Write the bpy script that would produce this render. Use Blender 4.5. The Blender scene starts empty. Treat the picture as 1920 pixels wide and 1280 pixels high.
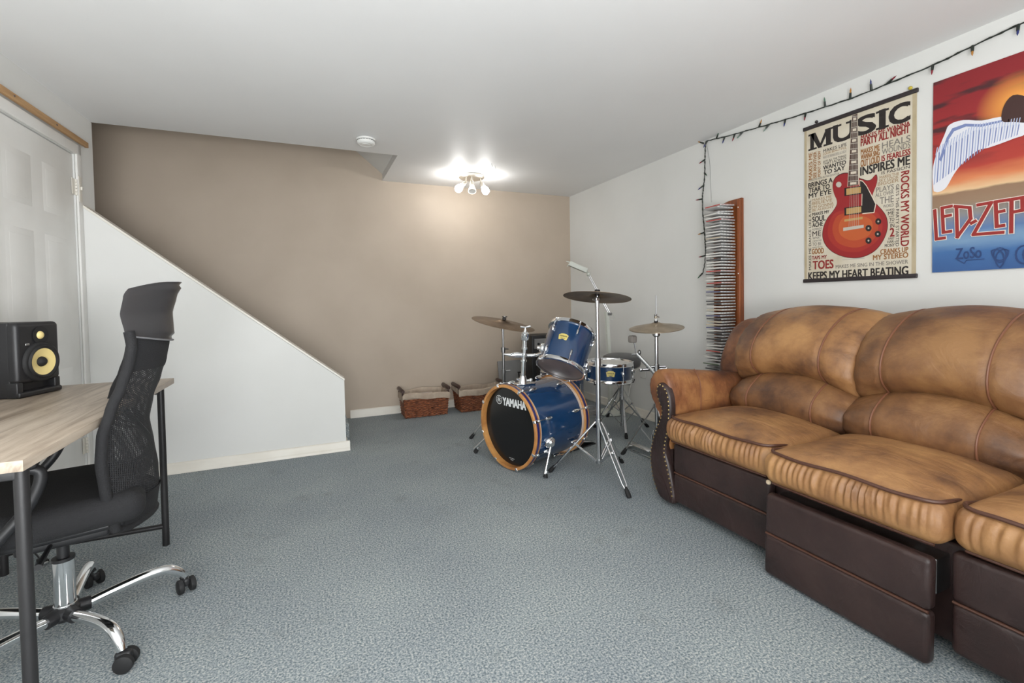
import bpy, bmesh, math, random
from mathutils import Vector, Matrix
random.seed(7)
SC = bpy.context.scene
COL = SC.collection
PI = math.pi

# ------------------------------------------------------------------ camera
cam_d = bpy.data.cameras.new('camera')
cam = bpy.data.objects.new('camera', cam_d)
COL.objects.link(cam)
SC.camera = cam
cam_d.sensor_width = 36.0
cam_d.lens = 873.2 * 36.0 / 1920.0
cam_d.shift_y = (588.16 - 640.0) / 1920.0
cam_d.clip_start = 0.02
_yaw, _pit, _rol = 0.41246, 0.026776, -0.01765
_f = Vector((math.sin(_yaw) * math.cos(_pit), math.cos(_yaw) * math.cos(_pit), -math.sin(_pit)))
_r = Vector((math.cos(_yaw), -math.sin(_yaw), 0))
_u = _r.cross(_f)
_r2 = _r * math.cos(_rol) + _u * math.sin(_rol)
_u2 = -_r * math.sin(_rol) + _u * math.cos(_rol)
mw = Matrix((_r2, _u2, -_f)).transposed().to_4x4()
mw.translation = Vector((0, 0, 1.08))
cam.matrix_world = mw

# ------------------------------------------------------------------ world, fill lights, exposure
w = bpy.data.worlds.new('sky')
SC.world = w
w.use_nodes = True
w.node_tree.nodes['Background'].inputs[0].default_value = (0.75, 0.85, 1.0, 1)
w.node_tree.nodes['Background'].inputs[1].default_value = 1.0
SC.view_settings.view_transform = 'Standard'
SC.view_settings.look = 'None'
SC.view_settings.gamma = 1.0
SC.view_settings.exposure = 0.13


def area_light(name, loc, rot, sx, sy, power, col):
    l = bpy.data.lights.new(name, 'AREA')
    l.shape = 'RECTANGLE'
    l.size, l.size_y, l.energy, l.color = sx, sy, power, col
    o = bpy.data.objects.new(name, l)
    o.location, o.rotation_euler = loc, rot
    COL.objects.link(o)
    return o


# unseen fill lights standing in for daylight at two added windows behind camera
area_light('window_daylight', (-0.15, -1.74, 1.45), (PI / 2, 0, 0), 1.3, 1.1, 9, (0.97, 0.985, 1.0))
area_light('window_daylight', (1.65, -1.74, 1.45), (PI / 2, 0, 0), 1.3, 1.1, 9, (0.97, 0.985, 1.0))
# added unseen fill light behind the camera, aimed up and forward at the ceiling
area_light('bounce_flash', (-0.1, -1.0, 0.75), (PI - 0.68, 0, 0.45), 1.8, 1.2, 132, (0.97, 0.985, 1.0))
BULB_STRENGTH = 74

# ------------------------------------------------------------------ helpers: materials


def S(r, g, b):
    def c(x):
        x /= 255.0
        return x / 12.92 if x <= 0.04045 else ((x + 0.055) / 1.055) ** 2.4
    return (c(r), c(g), c(b), 1.0)


def mat(name, col, rough=0.6, metal=0.0, noise=None, bump=None, spec=None, coat=None, emit=None, stretch=None, alpha=None):
    """noise=(scale, colour2, lo, hi[, detail]); bump=(scale, strength, distance)"""
    m = bpy.data.materials.new(name)
    m.use_nodes = True
    nt = m.node_tree
    b = nt.nodes['Principled BSDF']
    b.inputs['Base Color'].default_value = col
    b.inputs['Roughness'].default_value = rough
    b.inputs['Metallic'].default_value = metal
    if spec is not None:
        b.inputs['Specular IOR Level'].default_value = spec
    if coat:
        b.inputs['Coat Weight'].default_value = coat
        b.inputs['Coat Roughness'].default_value = 0.08
    if emit:
        b.inputs['Emission Color'].default_value = emit[0]
        b.inputs['Emission Strength'].default_value = emit[1]
    if alpha is not None:
        b.inputs['Alpha'].default_value = alpha
    vec = None
    if noise or bump:
        tc = nt.nodes.new('ShaderNodeTexCoord')
        vec = tc.outputs['Object']
        if stretch:
            mp = nt.nodes.new('ShaderNodeMapping')
            mp.inputs['Scale'].default_value = stretch
            nt.links.new(vec, mp.inputs['Vector'])
            vec = mp.outputs['Vector']
    if noise:
        n = nt.nodes.new('ShaderNodeTexNoise')
        n.inputs['Scale'].default_value = noise[0]
        n.inputs['Detail'].default_value = noise[4] if len(noise) > 4 else 4.0
        nt.links.new(vec, n.inputs['Vector'])
        r = nt.nodes.new('ShaderNodeValToRGB')
        r.color_ramp.elements[0].position = noise[2]
        r.color_ramp.elements[1].position = noise[3]
        r.color_ramp.elements[0].color = col
        r.color_ramp.elements[1].color = noise[1]
        nt.links.new(n.outputs['Fac'], r.inputs['Fac'])
        nt.links.new(r.outputs['Color'], b.inputs['Base Color'])
    if bump:
        n2 = nt.nodes.new('ShaderNodeTexNoise')
        n2.inputs['Scale'].default_value = bump[0]
        n2.inputs['Detail'].default_value = 5.0
        nt.links.new(vec, n2.inputs['Vector'])
        bp = nt.nodes.new('ShaderNodeBump')
        bp.inputs['Strength'].default_value = bump[1]
        bp.inputs['Distance'].default_value = bump[2] if len(bump) > 2 else 0.01
        nt.links.new(n2.outputs['Fac'], bp.inputs['Height'])
        nt.links.new(bp.outputs['Normal'], b.inputs['Normal'])
    return m


WHITE_WALL = mat('white_wall_paint', S(224, 224, 221), 0.75, noise=(1.3, S(217, 217, 213), 0.35, 0.7), bump=(60, 0.06, 0.004))
CEIL = mat('ceiling_paint', S(234, 234, 233), 0.55, noise=(1.1, S(228, 228, 227), 0.3, 0.75), bump=(40, 0.05, 0.004))
TAUPE = mat('taupe_wall_paint', S(190, 175, 158), 0.6, noise=(2.2, S(182, 167, 150), 0.35, 0.7), bump=(50, 0.05, 0.004))
TRIM = mat('off_white_gloss_trim', S(228, 224, 214), 0.4, noise=(3.0, S(215, 209, 196), 0.4, 0.75))
DOORM = mat('white_door_paint', S(232, 231, 227), 0.5, noise=(3.0, S(222, 220, 215), 0.4, 0.75))
BATTEN = mat('raw_pine', S(190, 152, 108), 0.6, noise=(6.0, S(160, 122, 82), 0.3, 0.8), stretch=(12, 1, 12))
CHROME = mat('chrome', (0.82, 0.83, 0.84, 1), 0.12, 1.0)
STEEL = mat('dull_steel', (0.55, 0.56, 0.57, 1), 0.28, 1.0)
DKSTEEL = mat('tarnished_steel', (0.30, 0.30, 0.30, 1), 0.32, 1.0)
NICKEL = mat('brushed_nickel', (0.62, 0.59, 0.53, 1), 0.35, 1.0)
BRASSY = mat('aged_brass', S(190, 165, 110), 0.35, 1.0)
BLACKP = mat('black_plastic', S(30, 30, 32), 0.45)
RUBBER = mat('black_rubber', S(24, 24, 25), 0.7)
BLACKM = mat('black_powder_coat', S(34, 33, 34), 0.42, bump=(300, 0.1, 0.002))
WHITEP = mat('white_plastic', S(232, 232, 228), 0.4)
CREAMP = mat('cream_lamp_enamel', S(206, 209, 200), 0.4)


def carpet_mat():
    m = bpy.data.materials.new('blue_grey_carpet')
    m.use_nodes = True
    nt = m.node_tree
    L = nt.links.new
    b = nt.nodes['Principled BSDF']
    b.inputs['Roughness'].default_value = 0.95
    b.inputs['Specular IOR Level'].default_value = 0.1
    tc = nt.nodes.new('ShaderNodeTexCoord')
    n1 = nt.nodes.new('ShaderNodeTexNoise'); n1.inputs['Scale'].default_value = 150; n1.inputs['Detail'].default_value = 5; n1.inputs['Roughness'].default_value = 0.7
    n2 = nt.nodes.new('ShaderNodeTexNoise'); n2.inputs['Scale'].default_value = 1.6; n2.inputs['Detail'].default_value = 5
    n3 = nt.nodes.new('ShaderNodeTexNoise'); n3.inputs['Scale'].default_value = 5.5; n3.inputs['Detail'].default_value = 6
    for n in (n1, n2, n3):
        L(tc.outputs['Object'], n.inputs['Vector'])
    r1 = nt.nodes.new('ShaderNodeValToRGB')
    r1.color_ramp.elements[0].position, r1.color_ramp.elements[1].position = 0.38, 0.62
    r1.color_ramp.elements[0].color = S(94, 106, 112)
    r1.color_ramp.elements[1].color = S(196, 195, 190)
    e = r1.color_ramp.elements.new(0.52); e.color = S(151, 160, 163)
    L(n1.outputs['Fac'], r1.inputs['Fac'])
    r2 = nt.nodes.new('ShaderNodeValToRGB')
    r2.color_ramp.elements[0].position, r2.color_ramp.elements[1].position = 0.35, 0.7
    r2.color_ramp.elements[0].color = (0.86, 0.86, 0.88, 1)
    r2.color_ramp.elements[1].color = (1.06, 1.05, 1.03, 1)
    L(n2.outputs['Fac'], r2.inputs['Fac'])
    mx = nt.nodes.new('ShaderNodeMix'); mx.data_type = 'RGBA'; mx.blend_type = 'MULTIPLY'
    mx.inputs[0].default_value = 1.0
    L(r1.outputs['Color'], mx.inputs[6]); L(r2.outputs['Color'], mx.inputs[7])
    # worn brownish stains
    r3 = nt.nodes.new('ShaderNodeValToRGB')
    r3.color_ramp.elements[0].position, r3.color_ramp.elements[1].position = 0.60, 0.78
    r3.color_ramp.elements[0].color = (0, 0, 0, 1); r3.color_ramp.elements[1].color = (0.35, 0.35, 0.35, 1)
    L(n3.outputs['Fac'], r3.inputs['Fac'])
    mx2 = nt.nodes.new('ShaderNodeMix'); mx2.data_type = 'RGBA'
    L(r3.outputs['Color'], mx2.inputs[0]); L(mx.outputs[2], mx2.inputs[6]); mx2.inputs[7].default_value = S(104, 106, 102)
    L(mx2.outputs[2], b.inputs['Base Color'])
    bp = nt.nodes.new('ShaderNodeBump'); bp.inputs['Strength'].default_value = 0.2; bp.inputs['Distance'].default_value = 0.004
    L(n1.outputs['Fac'], bp.inputs['Height']); L(bp.outputs['Normal'], b.inputs['Normal'])
    return m


CARPET = carpet_mat()


def leather_mat(name, c1, c2, c3, rough, s1=3.2, seed=0.0):
    m = bpy.data.materials.new(name)
    m.use_nodes = True
    nt = m.node_tree
    L = nt.links.new
    b = nt.nodes['Principled BSDF']
    b.inputs['Roughness'].default_value = rough
    tc = nt.nodes.new('ShaderNodeTexCoord')
    mp = nt.nodes.new('ShaderNodeMapping'); mp.inputs['Location'].default_value = (seed, seed * 0.7, 0)
    L(tc.outputs['Object'], mp.inputs['Vector'])
    n1 = nt.nodes.new('ShaderNodeTexNoise'); n1.inputs['Scale'].default_value = s1; n1.inputs['Detail'].default_value = 8; n1.inputs['Roughness'].default_value = 0.62
    L(mp.outputs['Vector'], n1.inputs['Vector'])
    r = nt.nodes.new('ShaderNodeValToRGB')
    r.color_ramp.elements[0].position, r.color_ramp.elements[1].position = 0.36, 0.62
    r.color_ramp.elements[0].color = c3; r.color_ramp.elements[1].color = c1
    e = r.color_ramp.elements.new(0.49); e.color = c2
    L(n1.outputs['Fac'], r.inputs['Fac']); L(r.outputs['Color'], b.inputs['Base Color'])
    v = nt.nodes.new('ShaderNodeTexVoronoi'); v.inputs['Scale'].default_value = 420
    L(mp.outputs['Vector'], v.inputs['Vector'])
    n2 = nt.nodes.new('ShaderNodeTexNoise'); n2.inputs['Scale'].default_value = 17; n2.inputs['Detail'].default_value = 8; n2.inputs['Distortion'].default_value = 0.6
    mp2 = nt.nodes.new('ShaderNodeMapping'); mp2.inputs['Scale'].default_value = (1, 0.55, 0.45); mp2.inputs['Rotation'].default_value = (0.6, 0, 0)
    L(mp.outputs['Vector'], mp2.inputs['Vector']); L(mp2.outputs['Vector'], n2.inputs['Vector'])
    b1 = nt.nodes.new('ShaderNodeBump'); b1.inputs['Strength'].default_value = 0.08; b1.inputs['Distance'].default_value = 0.002
    L(v.outputs['Distance'], b1.inputs['Height'])
    b2 = nt.nodes.new('ShaderNodeBump'); b2.inputs['Strength'].default_value = 0.6; b2.inputs['Distance'].default_value = 0.014
    L(n2.outputs['Fac'], b2.inputs['Height']); L(b1.outputs['Normal'], b2.inputs['Normal'])
    L(b2.outputs['Normal'], b.inputs['Normal'])
    return m


TAN = leather_mat('worn_tan_leather', S(174, 130, 84), S(148, 106, 68), S(96, 66, 48), 0.46)
TAN2 = leather_mat('worn_brown_leather', S(150, 110, 70), S(122, 85, 55), S(80, 55, 40), 0.46, 3.0, 3.1)
TAN3 = leather_mat('rubbed_arm_leather', S(164, 116, 72), S(128, 82, 52), S(78, 48, 36), 0.42, 3.4, 7.7)
DKL = leather_mat('dark_brown_leather', S(60, 44, 41), S(53, 38, 36), S(41, 30, 28), 0.36, 4.0)
PIPE = mat('dark_brown_piping', S(84, 54, 42), 0.4)
SEAM = mat('reddish_seam_piping', S(122, 80, 58), 0.45)


def wood_mat(name, c1, c2, c3, stretch, rough=0.5, scale=1.0):
    m = bpy.data.materials.new(name)
    m.use_nodes = True
    nt = m.node_tree
    L = nt.links.new
    b = nt.nodes['Principled BSDF']
    b.inputs['Roughness'].default_value = rough
    tc = nt.nodes.new('ShaderNodeTexCoord')
    mp = nt.nodes.new('ShaderNodeMapping'); mp.inputs['Scale'].default_value = stretch
    L(tc.outputs['Object'], mp.inputs['Vector'])
    n = nt.nodes.new('ShaderNodeTexNoise'); n.inputs['Scale'].default_value = scale; n.inputs['Detail'].default_value = 9; n.inputs['Roughness'].default_value = 0.65
    n.inputs['Distortion'].default_value = 0.8
    L(mp.outputs['Vector'], n.inputs['Vector'])
    r = nt.nodes.new('ShaderNodeValToRGB')
    r.color_ramp.elements[0].position, r.color_ramp.elements[1].position = 0.3, 0.72
    r.color_ramp.elements[0].color = c3; r.color_ramp.elements[1].color = c1
    e = r.color_ramp.elements.new(0.5); e.color = c2
    L(n.outputs['Fac'], r.inputs['Fac']); L(r.outputs['Color'], b.inputs['Base Color'])
    return m


DESKW = wood_mat('grey_oak_laminate', S(196, 183, 166), S(172, 157, 140), S(128, 113, 97), (22, 1.6, 22), 0.45)
HOOPW = wood_mat('maple_hoop', S(206, 154, 92), S(190, 134, 76), S(158, 104, 58), (6, 6, 6), 0.35)
RACKW = wood_mat('varnished_rack_wood', S(160, 92, 48), S(138, 74, 36), S(104, 52, 26), (14, 14, 1.2), 0.35)
BLUE = mat('deep_blue_lacquer', S(19, 57, 96), 0.22, noise=(2.5, S(15, 45, 80), 0.35, 0.7), coat=1.0)
NAVY = mat('navy_hoop_inlay', S(34, 34, 92), 0.3, coat=0.6)
HEADB = mat('black_drum_head', S(16, 16, 17), 0.22)
HEADW = mat('coated_white_head', S(222, 220, 214), 0.5, noise=(6, S(205, 202, 196), 0.4, 0.7))
HEADS = mat('smoky_head_film', S(112, 98, 94), 0.35, noise=(7, S(98, 86, 82), 0.4, 0.7))
CYMB = mat('tarnished_cymbal_bronze', S(140, 120, 98), 0.34, 1.0, noise=(9, S(98, 82, 68), 0.35, 0.7), bump=(60, 0.1, 0.002))
HATB = mat('dull_hat_bronze', S(188, 172, 150), 0.36, 1.0, noise=(9, S(156, 140, 120), 0.35, 0.7))
BADGE = mat('yellow_badge', S(214, 196, 112), 0.35)
INK = mat('black_ink', S(30, 26, 24), 0.6)
SILVER_INK = mat('silver_print', S(226, 228, 228), 0.4)
VINYL = mat('dark_grey_vinyl', S(78, 78, 80), 0.35, bump=(90, 0.15, 0.003))
FELT = mat('grey_felt', S(130, 124, 118), 0.9, bump=(150, 0.3, 0.003))
LINER = mat('beige_liner_cloth', S(186, 170, 152), 0.85, noise=(10, S(170, 152, 134), 0.35, 0.7), bump=(25, 0.4, 0.01))
WICK = mat('brown_wicker', S(158, 96, 62), 0.42, noise=(1.0, S(92, 50, 34), 0.42, 0.58), bump=(1.0, 0.5, 0.006), stretch=(26, 26, 150))
DKWOOD = mat('dark_handle_wood', S(66, 46, 40), 0.4)
GREYBOARD = mat('grey_board', S(140, 139, 138), 0.5, noise=(4, S(122, 121, 121), 0.35, 0.7))
MESHF = None

# ------------------------------------------------------------------ helpers: meshes


def catmull(pts, n=6, closed=False):
    P = [Vector(p) for p in pts]
    out = []
    N = len(P)
    rng = range(N) if closed else range(N - 1)
    for i in rng:
        if closed:
            a, b, c, d = P[(i - 1) % N], P[i], P[(i + 1) % N], P[(i + 2) % N]
        else:
            a, b, c, d = P[max(i - 1, 0)], P[i], P[i + 1], P[min(i + 2, N - 1)]
        for k in range(n):
            t = k / n
            out.append(0.5 * ((2 * b) + (c - a) * t + (2 * a - 5 * b + 4 * c - d) * t * t + (3 * b - a - 3 * c + d) * t ** 3))
    if not closed:
        out.append(P[-1])
    return out


def frame(o, z, xh=(0, 0, 1)):
    """matrix taking canonical Z to z, with canonical X near up x z"""
    z = Vector(z).normalized()
    x = Vector(xh).cross(z)
    if x.length < 1e-5:
        x = Vector((1, 0, 0))
    x.normalize()
    y = z.cross(x)
    m = Matrix((x, y, z)).transposed().to_4x4()
    m.translation = Vector(o)
    return m


class MB:
    def __init__(self):
        self.v, self.f, self.m = [], [], []

    def add(self, vs, fs, mi=0, T=None):
        o = len(self.v)
        for p in vs:
            p = Vector(p)
            if T is not None:
                p = T @ p
            self.v.append(p)
        for f in fs:
            self.f.append([i + o for i in f])
            self.m.append(mi)
        return self

    def rbox(self, lo, hi, r=0.004, seg=2, div=(1, 1, 1), mi=0, T=None, fn=None):
        lo, hi = Vector(lo), Vector(hi)
        c, h = (lo + hi) / 2, (hi - lo) / 2
        r = min(r, h.x * 0.999, h.y * 0.999, h.z * 0.999)
        ax = []
        for k in range(3):
            a = [-h[k] + r * i / seg for i in range(seg)]
            inner = [-(h[k] - r) + 2 * (h[k] - r) * i / div[k] for i in range(div[k] + 1)]
            ax.append(a + inner + [-x for x in reversed(a)])
        idx, vs, fs = {}, [], []

        def vid(p):
            q = Vector([max(-(h[k] - r), min(h[k] - r, p[k])) for k in range(3)])
            d = p - q
            if d.length > 1e-9:
                # spread the ring points evenly on the rounded edge
                q = q + d.normalized() * r
            key = (round(q.x, 5), round(q.y, 5), round(q.z, 5))
            if key not in idx:
                idx[key] = len(vs)
                vs.append(q + c)
            return idx[key]
        for k in range(3):
            a, b = (k + 1) % 3, (k + 2) % 3
            for s in (-1, 1):
                for i in range(len(ax[a]) - 1):
                    for j in range(len(ax[b]) - 1):
                        quad = []
                        for (ii, jj) in ((i, j), (i + 1, j), (i + 1, j + 1), (i, j + 1)):
                            p = Vector((0, 0, 0))
                            p[k] = s * h[k]; p[a] = ax[a][ii]; p[b] = ax[b][jj]
                            quad.append(vid(p))
                        if s < 0:
                            quad.reverse()
                        u = []
                        for x in quad:
                            if x not in u:
                                u.append(x)
                        if len(u) > 2:
                            fs.append(u)
        if fn:
            vs = [fn(Vector(p)) for p in vs]
        return self.add(vs, fs, mi, T)

    def box(self, lo, hi, mi=0, T=None):
        x0, y0, z0 = lo
        x1, y1, z1 = hi
        vs = [(x0, y0, z0), (x1, y0, z0), (x1, y1, z0), (x0, y1, z0), (x0, y0, z1), (x1, y0, z1), (x1, y1, z1), (x0, y1, z1)]
        return self.add(vs, [(0, 3, 2, 1), (4, 5, 6, 7), (0, 1, 5, 4), (1, 2, 6, 5), (2, 3, 7, 6), (3, 0, 4, 7)], mi, T)

    def tube(self, pts, r, n=10, mi=0, T=None, smooth=0, cap=True, closed=False, flat=1.0):
        P = [Vector(p) for p in pts]
        R = r if isinstance(r, (list, tuple)) else None
        if smooth:
            if R:
                rr = []
                for i in range(len(P) - 1):
                    for k in range(smooth):
                        rr.append(R[i] + (R[i + 1] - R[i]) * k / smooth)
                rr.append(R[-1]); R = rr
            P = catmull(P, smooth, closed)
        N = len(P)
        vs, fs = [], []
        t0 = (P[1] - P[0]).normalized()
        nrm = t0.orthogonal().normalized()
        if abs(t0.z) < 0.95:
            nrm = Vector((0, 0, 1)) - t0 * t0.z
            nrm.normalize()
        for i in range(N):
            if closed:
                t = (P[(i + 1) % N] - P[(i - 1) % N]).normalized()
            else:
                t = (P[min(i + 1, N - 1)] - P[max(i - 1, 0)]).normalized()
            nrm = (nrm - t * nrm.dot(t))
            if nrm.length < 1e-6:
                nrm = t.orthogonal()
            nrm.normalize()
            bi = t.cross(nrm)
            ri = R[i] if R else r
            for k in range(n):
                a = 2 * PI * k / n
                vs.append(P[i] + nrm * (math.cos(a) * ri * flat) + bi * (math.sin(a) * ri))
        for i in range(N if closed else N - 1):
            j = (i + 1) % N
            for k in range(n):
                l = (k + 1) % n
                fs.append((i * n + k, i * n + l, j * n + l, j * n + k))
        if cap and not closed:
            fs.append(tuple(reversed(range(n))))
            fs.append(tuple((N - 1) * n + k for k in range(n)))
        return self.add(vs, fs, mi, T)

    def lathe(self, prof, n=32, mi=0, T=None, closed=False):
        vs, fs, rings = [], [], []
        for (r, z) in prof:
            if r < 1e-6:
                rings.append([len(vs)]); vs.append((0, 0, z))
            else:
                rings.append(list(range(len(vs), len(vs) + n)))
                for k in range(n):
                    a = 2 * PI * k / n
                    vs.append((r * math.cos(a), r * math.sin(a), z))
        M = len(rings)
        for i in range(M if closed else M - 1):
            A, B = rings[i], rings[(i + 1) % M]
            for k in range(n):
                l = (k + 1) % n
                if len(A) == 1 and len(B) == 1:
                    continue
                if len(A) == 1:
                    fs.append((A[0], B[l], B[k]))
                elif len(B) == 1:
                    fs.append((A[k], A[l], B[0]))
                else:
                    fs.append((A[k], A[l], B[l], B[k]))
        return self.add(vs, fs, mi, T)

    def prism(self, poly, z0, z1, mi=0, T=None):
        n = len(poly)
        vs = [(p[0], p[1], z0) for p in poly] + [(p[0], p[1], z1) for p in poly]
        fs = [tuple(reversed(range(n))), tuple(range(n, 2 * n))]
        for i in range(n):
            j = (i + 1) % n
            fs.append((i, j, n + j, n + i))
        return self.add(vs, fs, mi, T)

    def ball(self, c, r, mi=0, T=None, n=12, sc=(1, 1, 1)):
        prof = [(math.sin(PI * i / (n // 2)) * r, -math.cos(PI * i / (n // 2)) * r) for i in range(n // 2 + 1)]
        prof[0] = (0, -r); prof[-1] = (0, r)
        M = Matrix.Translation(Vector(c)) @ Matrix.Diagonal((sc[0], sc[1], sc[2], 1))
        if T is not None:
            M = T @ M
        return self.lathe(prof, n, mi, M)

    def grid(self, nu, nv, fn, mi=0, T=None, closeu=False):
        vs = [fn(i / (nu if closeu else nu - 1), j / (nv - 1)) for i in range(nu) for j in range(nv)]
        fs = []
        for i in range(nu if closeu else nu - 1):
            for j in range(nv - 1):
                a, b = i, (i + 1) % nu
                fs.append((a * nv + j, b * nv + j, b * nv + j + 1, a * nv + j + 1))
        return self.add(vs, fs, mi, T)

    def mesh(self, name, mats, angle=38, smooth=True):
        me = bpy.data.meshes.new(name)
        me.from_pydata([tuple(p) for p in self.v], [], self.f)
        for m in (mats if isinstance(mats, (list, tuple)) else [mats]):
            me.materials.append(m)
        me.polygons.foreach_set('material_index', self.m)
        bm = bmesh.new()
        bm.from_mesh(me)
        bmesh.ops.recalc_face_normals(bm, faces=bm.faces)
        bm.to_mesh(me)
        bm.free()
        if smooth:
            me.polygons.foreach_set('use_smooth', [True] * len(self.f))
            me.set_sharp_from_angle(angle=math.radians(angle))
        me.update()
        return me


ROOTM = {}


def thing(name, label, cat, loc=(0, 0, 0), rz=0.0, group=None):
    o = bpy.data.objects.new(name, None)
    COL.objects.link(o)
    o.location = loc
    o.rotation_euler = (0, 0, rz)
    o.empty_display_size = 0.1
    o['label'], o['category'] = label, cat
    if group:
        o['group'] = group
    ROOTM[o] = (Matrix.Translation(Vector(loc)) @ Matrix.Rotation(rz, 4, 'Z')).inverted()
    return o


def obj(name, mb, mats, parent=None, world=False, angle=38, smooth=True):
    """mesh object; world=True: the builder holds world coordinates"""
    if world and parent is not None:
        T = ROOTM[parent]
        mb.v = [T @ p for p in mb.v]
    o = bpy.data.objects.new(name, mb.mesh(name, mats, angle, smooth))
    COL.objects.link(o)
    if parent is not None:
        o.parent = parent
        ROOTM[o] = ROOTM[parent]
    return o


def top(name, mb, mats, label, cat, loc=(0, 0, 0), rz=0.0, group=None, world=True, angle=38):
    """a thing that is one mesh"""
    T = Matrix.Translation(Vector(loc)) @ Matrix.Rotation(rz, 4, 'Z')
    if world:
        Ti = T.inverted()
        mb.v = [Ti @ p for p in mb.v]
    o = obj(name, mb, mats, angle=angle)
    o.location, o.rotation_euler = loc, (0, 0, rz)
    o['label'], o['category'] = label, cat
    if group:
        o['group'] = group
    ROOTM[o] = T.inverted()
    return o


def struct(name, mb, mats, parent=None, angle=30):
    o = obj(name, mb, mats, parent, angle=angle)
    if parent is None:
        o['kind'] = 'structure'
        ROOTM[o] = Matrix.Identity(4)
    return o


def copy_tree(o, parent=None):
    c = o.copy()
    COL.objects.link(c)
    if parent is not None:
        c.parent = parent
    for ch in list(o.children):
        copy_tree(ch, c)
    return c


_tcache = {}


def text_geo(s, bold=0.0):
    """flat outline letters (verts, faces) normalised to a 1 x 1 box"""
    k = (s, bold)
    if k not in _tcache:
        cu = bpy.data.curves.new('lettering', 'FONT')
        cu.body = s
        cu.resolution_u = 3
        cu.offset = bold
        cu.fill_mode = 'FRONT'
        o = bpy.data.objects.new('lettering', cu)
        COL.objects.link(o)
        dg = bpy.context.evaluated_depsgraph_get()
        me = bpy.data.meshes.new_from_object(o.evaluated_get(dg))
        vs = [v.co.copy() for v in me.vertices]
        fs = [tuple(p.vertices) for p in me.polygons]
        bpy.data.objects.remove(o)
        bpy.data.curves.remove(cu)
        bpy.data.meshes.remove(me)
        x0, x1 = min(v.x for v in vs), max(v.x for v in vs)
        y0, y1 = min(v.y for v in vs), max(v.y for v in vs)
        _tcache[k] = ([((v.x - x0) / (x1 - x0), (v.y - y0) / (y1 - y0)) for v in vs], fs)
    return _tcache[k]


def put_text(mb, s, u0, u1, v0, v1, w=0.0, mi=0, T=None, rot=0, bold=0.02, vbend=None):
    if bold > 0:
        dd = bold * abs(v1 - v0 if rot == 0 else u1 - u0)
        for k in (-1, 1):
            for q in (-1, 1):
                e_u, e_v = (dd * k, dd * q * .6) if rot == 0 else (dd * q * .6, dd * k)
                put_text(mb, s, u0 + e_u, u1 + e_u, v0 + e_v, v1 + e_v, w + 2e-5 * (k + 1) + 1e-5 * q, mi, T, rot, 0)
        return
    vs, fs = text_geo(s, 0.0)
    out = []
    for (a, b) in vs:
        if rot == 0:
            p = (u0 + a * (u1 - u0), v0 + b * (v1 - v0), w)
        elif rot == 1:      # reads upwards
            p = (u1 - b * (u1 - u0), v0 + a * (v1 - v0), w)
        else:               # reads downwards
            p = (u0 + b * (u1 - u0), v1 - a * (v1 - v0), w)
        out.append(p)
    mb.add(out, fs, mi, T)


# ------------------------------------------------------------------ the room
H = 2.265
XR, YB, YF = 2.777, 4.645, -1.8
HY, HYB = 3.635, 3.755           # half wall front / back face
OY = 3.81                        # front edge of the stairwell opening


def lx(y):                       # the left wall is not quite square to the room
    return -1.235 - 0.036 * (3.8 - y)


b = MB(); b.box((-3.4, YF - 0.1, -0.1), (XR + 0.1, YB + 0.1, 0.0)); struct('floor', b, CARPET)
b = MB()
b.prism([(lx(YF) - 0.12, YF - 0.1), (XR + 0.1, YF - 0.1), (XR + 0.1, YB + 0.1), (0.69, YB + 0.1), (0.69, OY), (-1.35, OY)], H, H + 0.066)
struct('ceiling', b, CEIL)
b = MB(); b.box((-3.3, YB, 0), (XR + 0.1, YB + 0.1, 4.3)); struct('wall_back', b, TAUPE)
b = MB(); b.box((XR, YF - 0.1, 0), (XR + 0.1, YB, H)); struct('wall_right', b, WHITE_WALL)
b = MB()
DY0, DY1, DZ = 2.815, 3.575, 1.995
for (ya, yb, za, zb) in ((YF - 0.1, DY0, 0, H), (DY1, 3.82, 0, H), (DY0, DY1, DZ, H)):
    b.prism([(lx(ya), ya), (lx(ya) - 0.1, ya), (lx(yb) - 0.1, yb), (lx(yb), yb)], za, zb)
struct('wall_left', b, WHITE_WALL)
b = MB()      # wall behind the camera, with two openings added for the fill lights
for (xa, xb, za, zb) in ((-1.7, XR, 0, 0.9), (-1.7, XR, 2.0, H), (-1.7, -0.8, 0.9, 2.0), (0.5, 1.0, 0.9, 2.0), (2.3, XR, 0.9, 2.0)):
    b.box((xa, YF - 0.1, za), (xb, YF, zb))
struct('wall_front', b, WHITE_WALL)
GLASS = mat('window_glass', (0.95, 0.97, 0.98, 1), 0.02, alpha=0.15)
for i, x0 in enumerate((-0.8, 1.0)):  # added windows, out of view, framing the fill lights
    b = MB()
    for (xa, xb, za, zb) in ((x0, x0 + 1.3, 0.9, 0.95), (x0, x0 + 1.3, 1.95, 2.0), (x0, x0 + 0.05, 0.95, 1.95), (x0 + 1.25, x0 + 1.3, 0.95, 1.95), (x0 + 0.63, x0 + 0.67, 0.95, 1.95)):
        b.box((xa, YF - 0.08, za), (xb, YF - 0.03, zb))
    o = struct('window_%d' % (i + 1), b, TRIM)
    b = MB(); b.box((x0 + 0.05, YF - 0.058, 0.95), (x0 + 1.25, YF - 0.052, 1.95)); obj('pane', b, GLASS, o)

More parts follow.
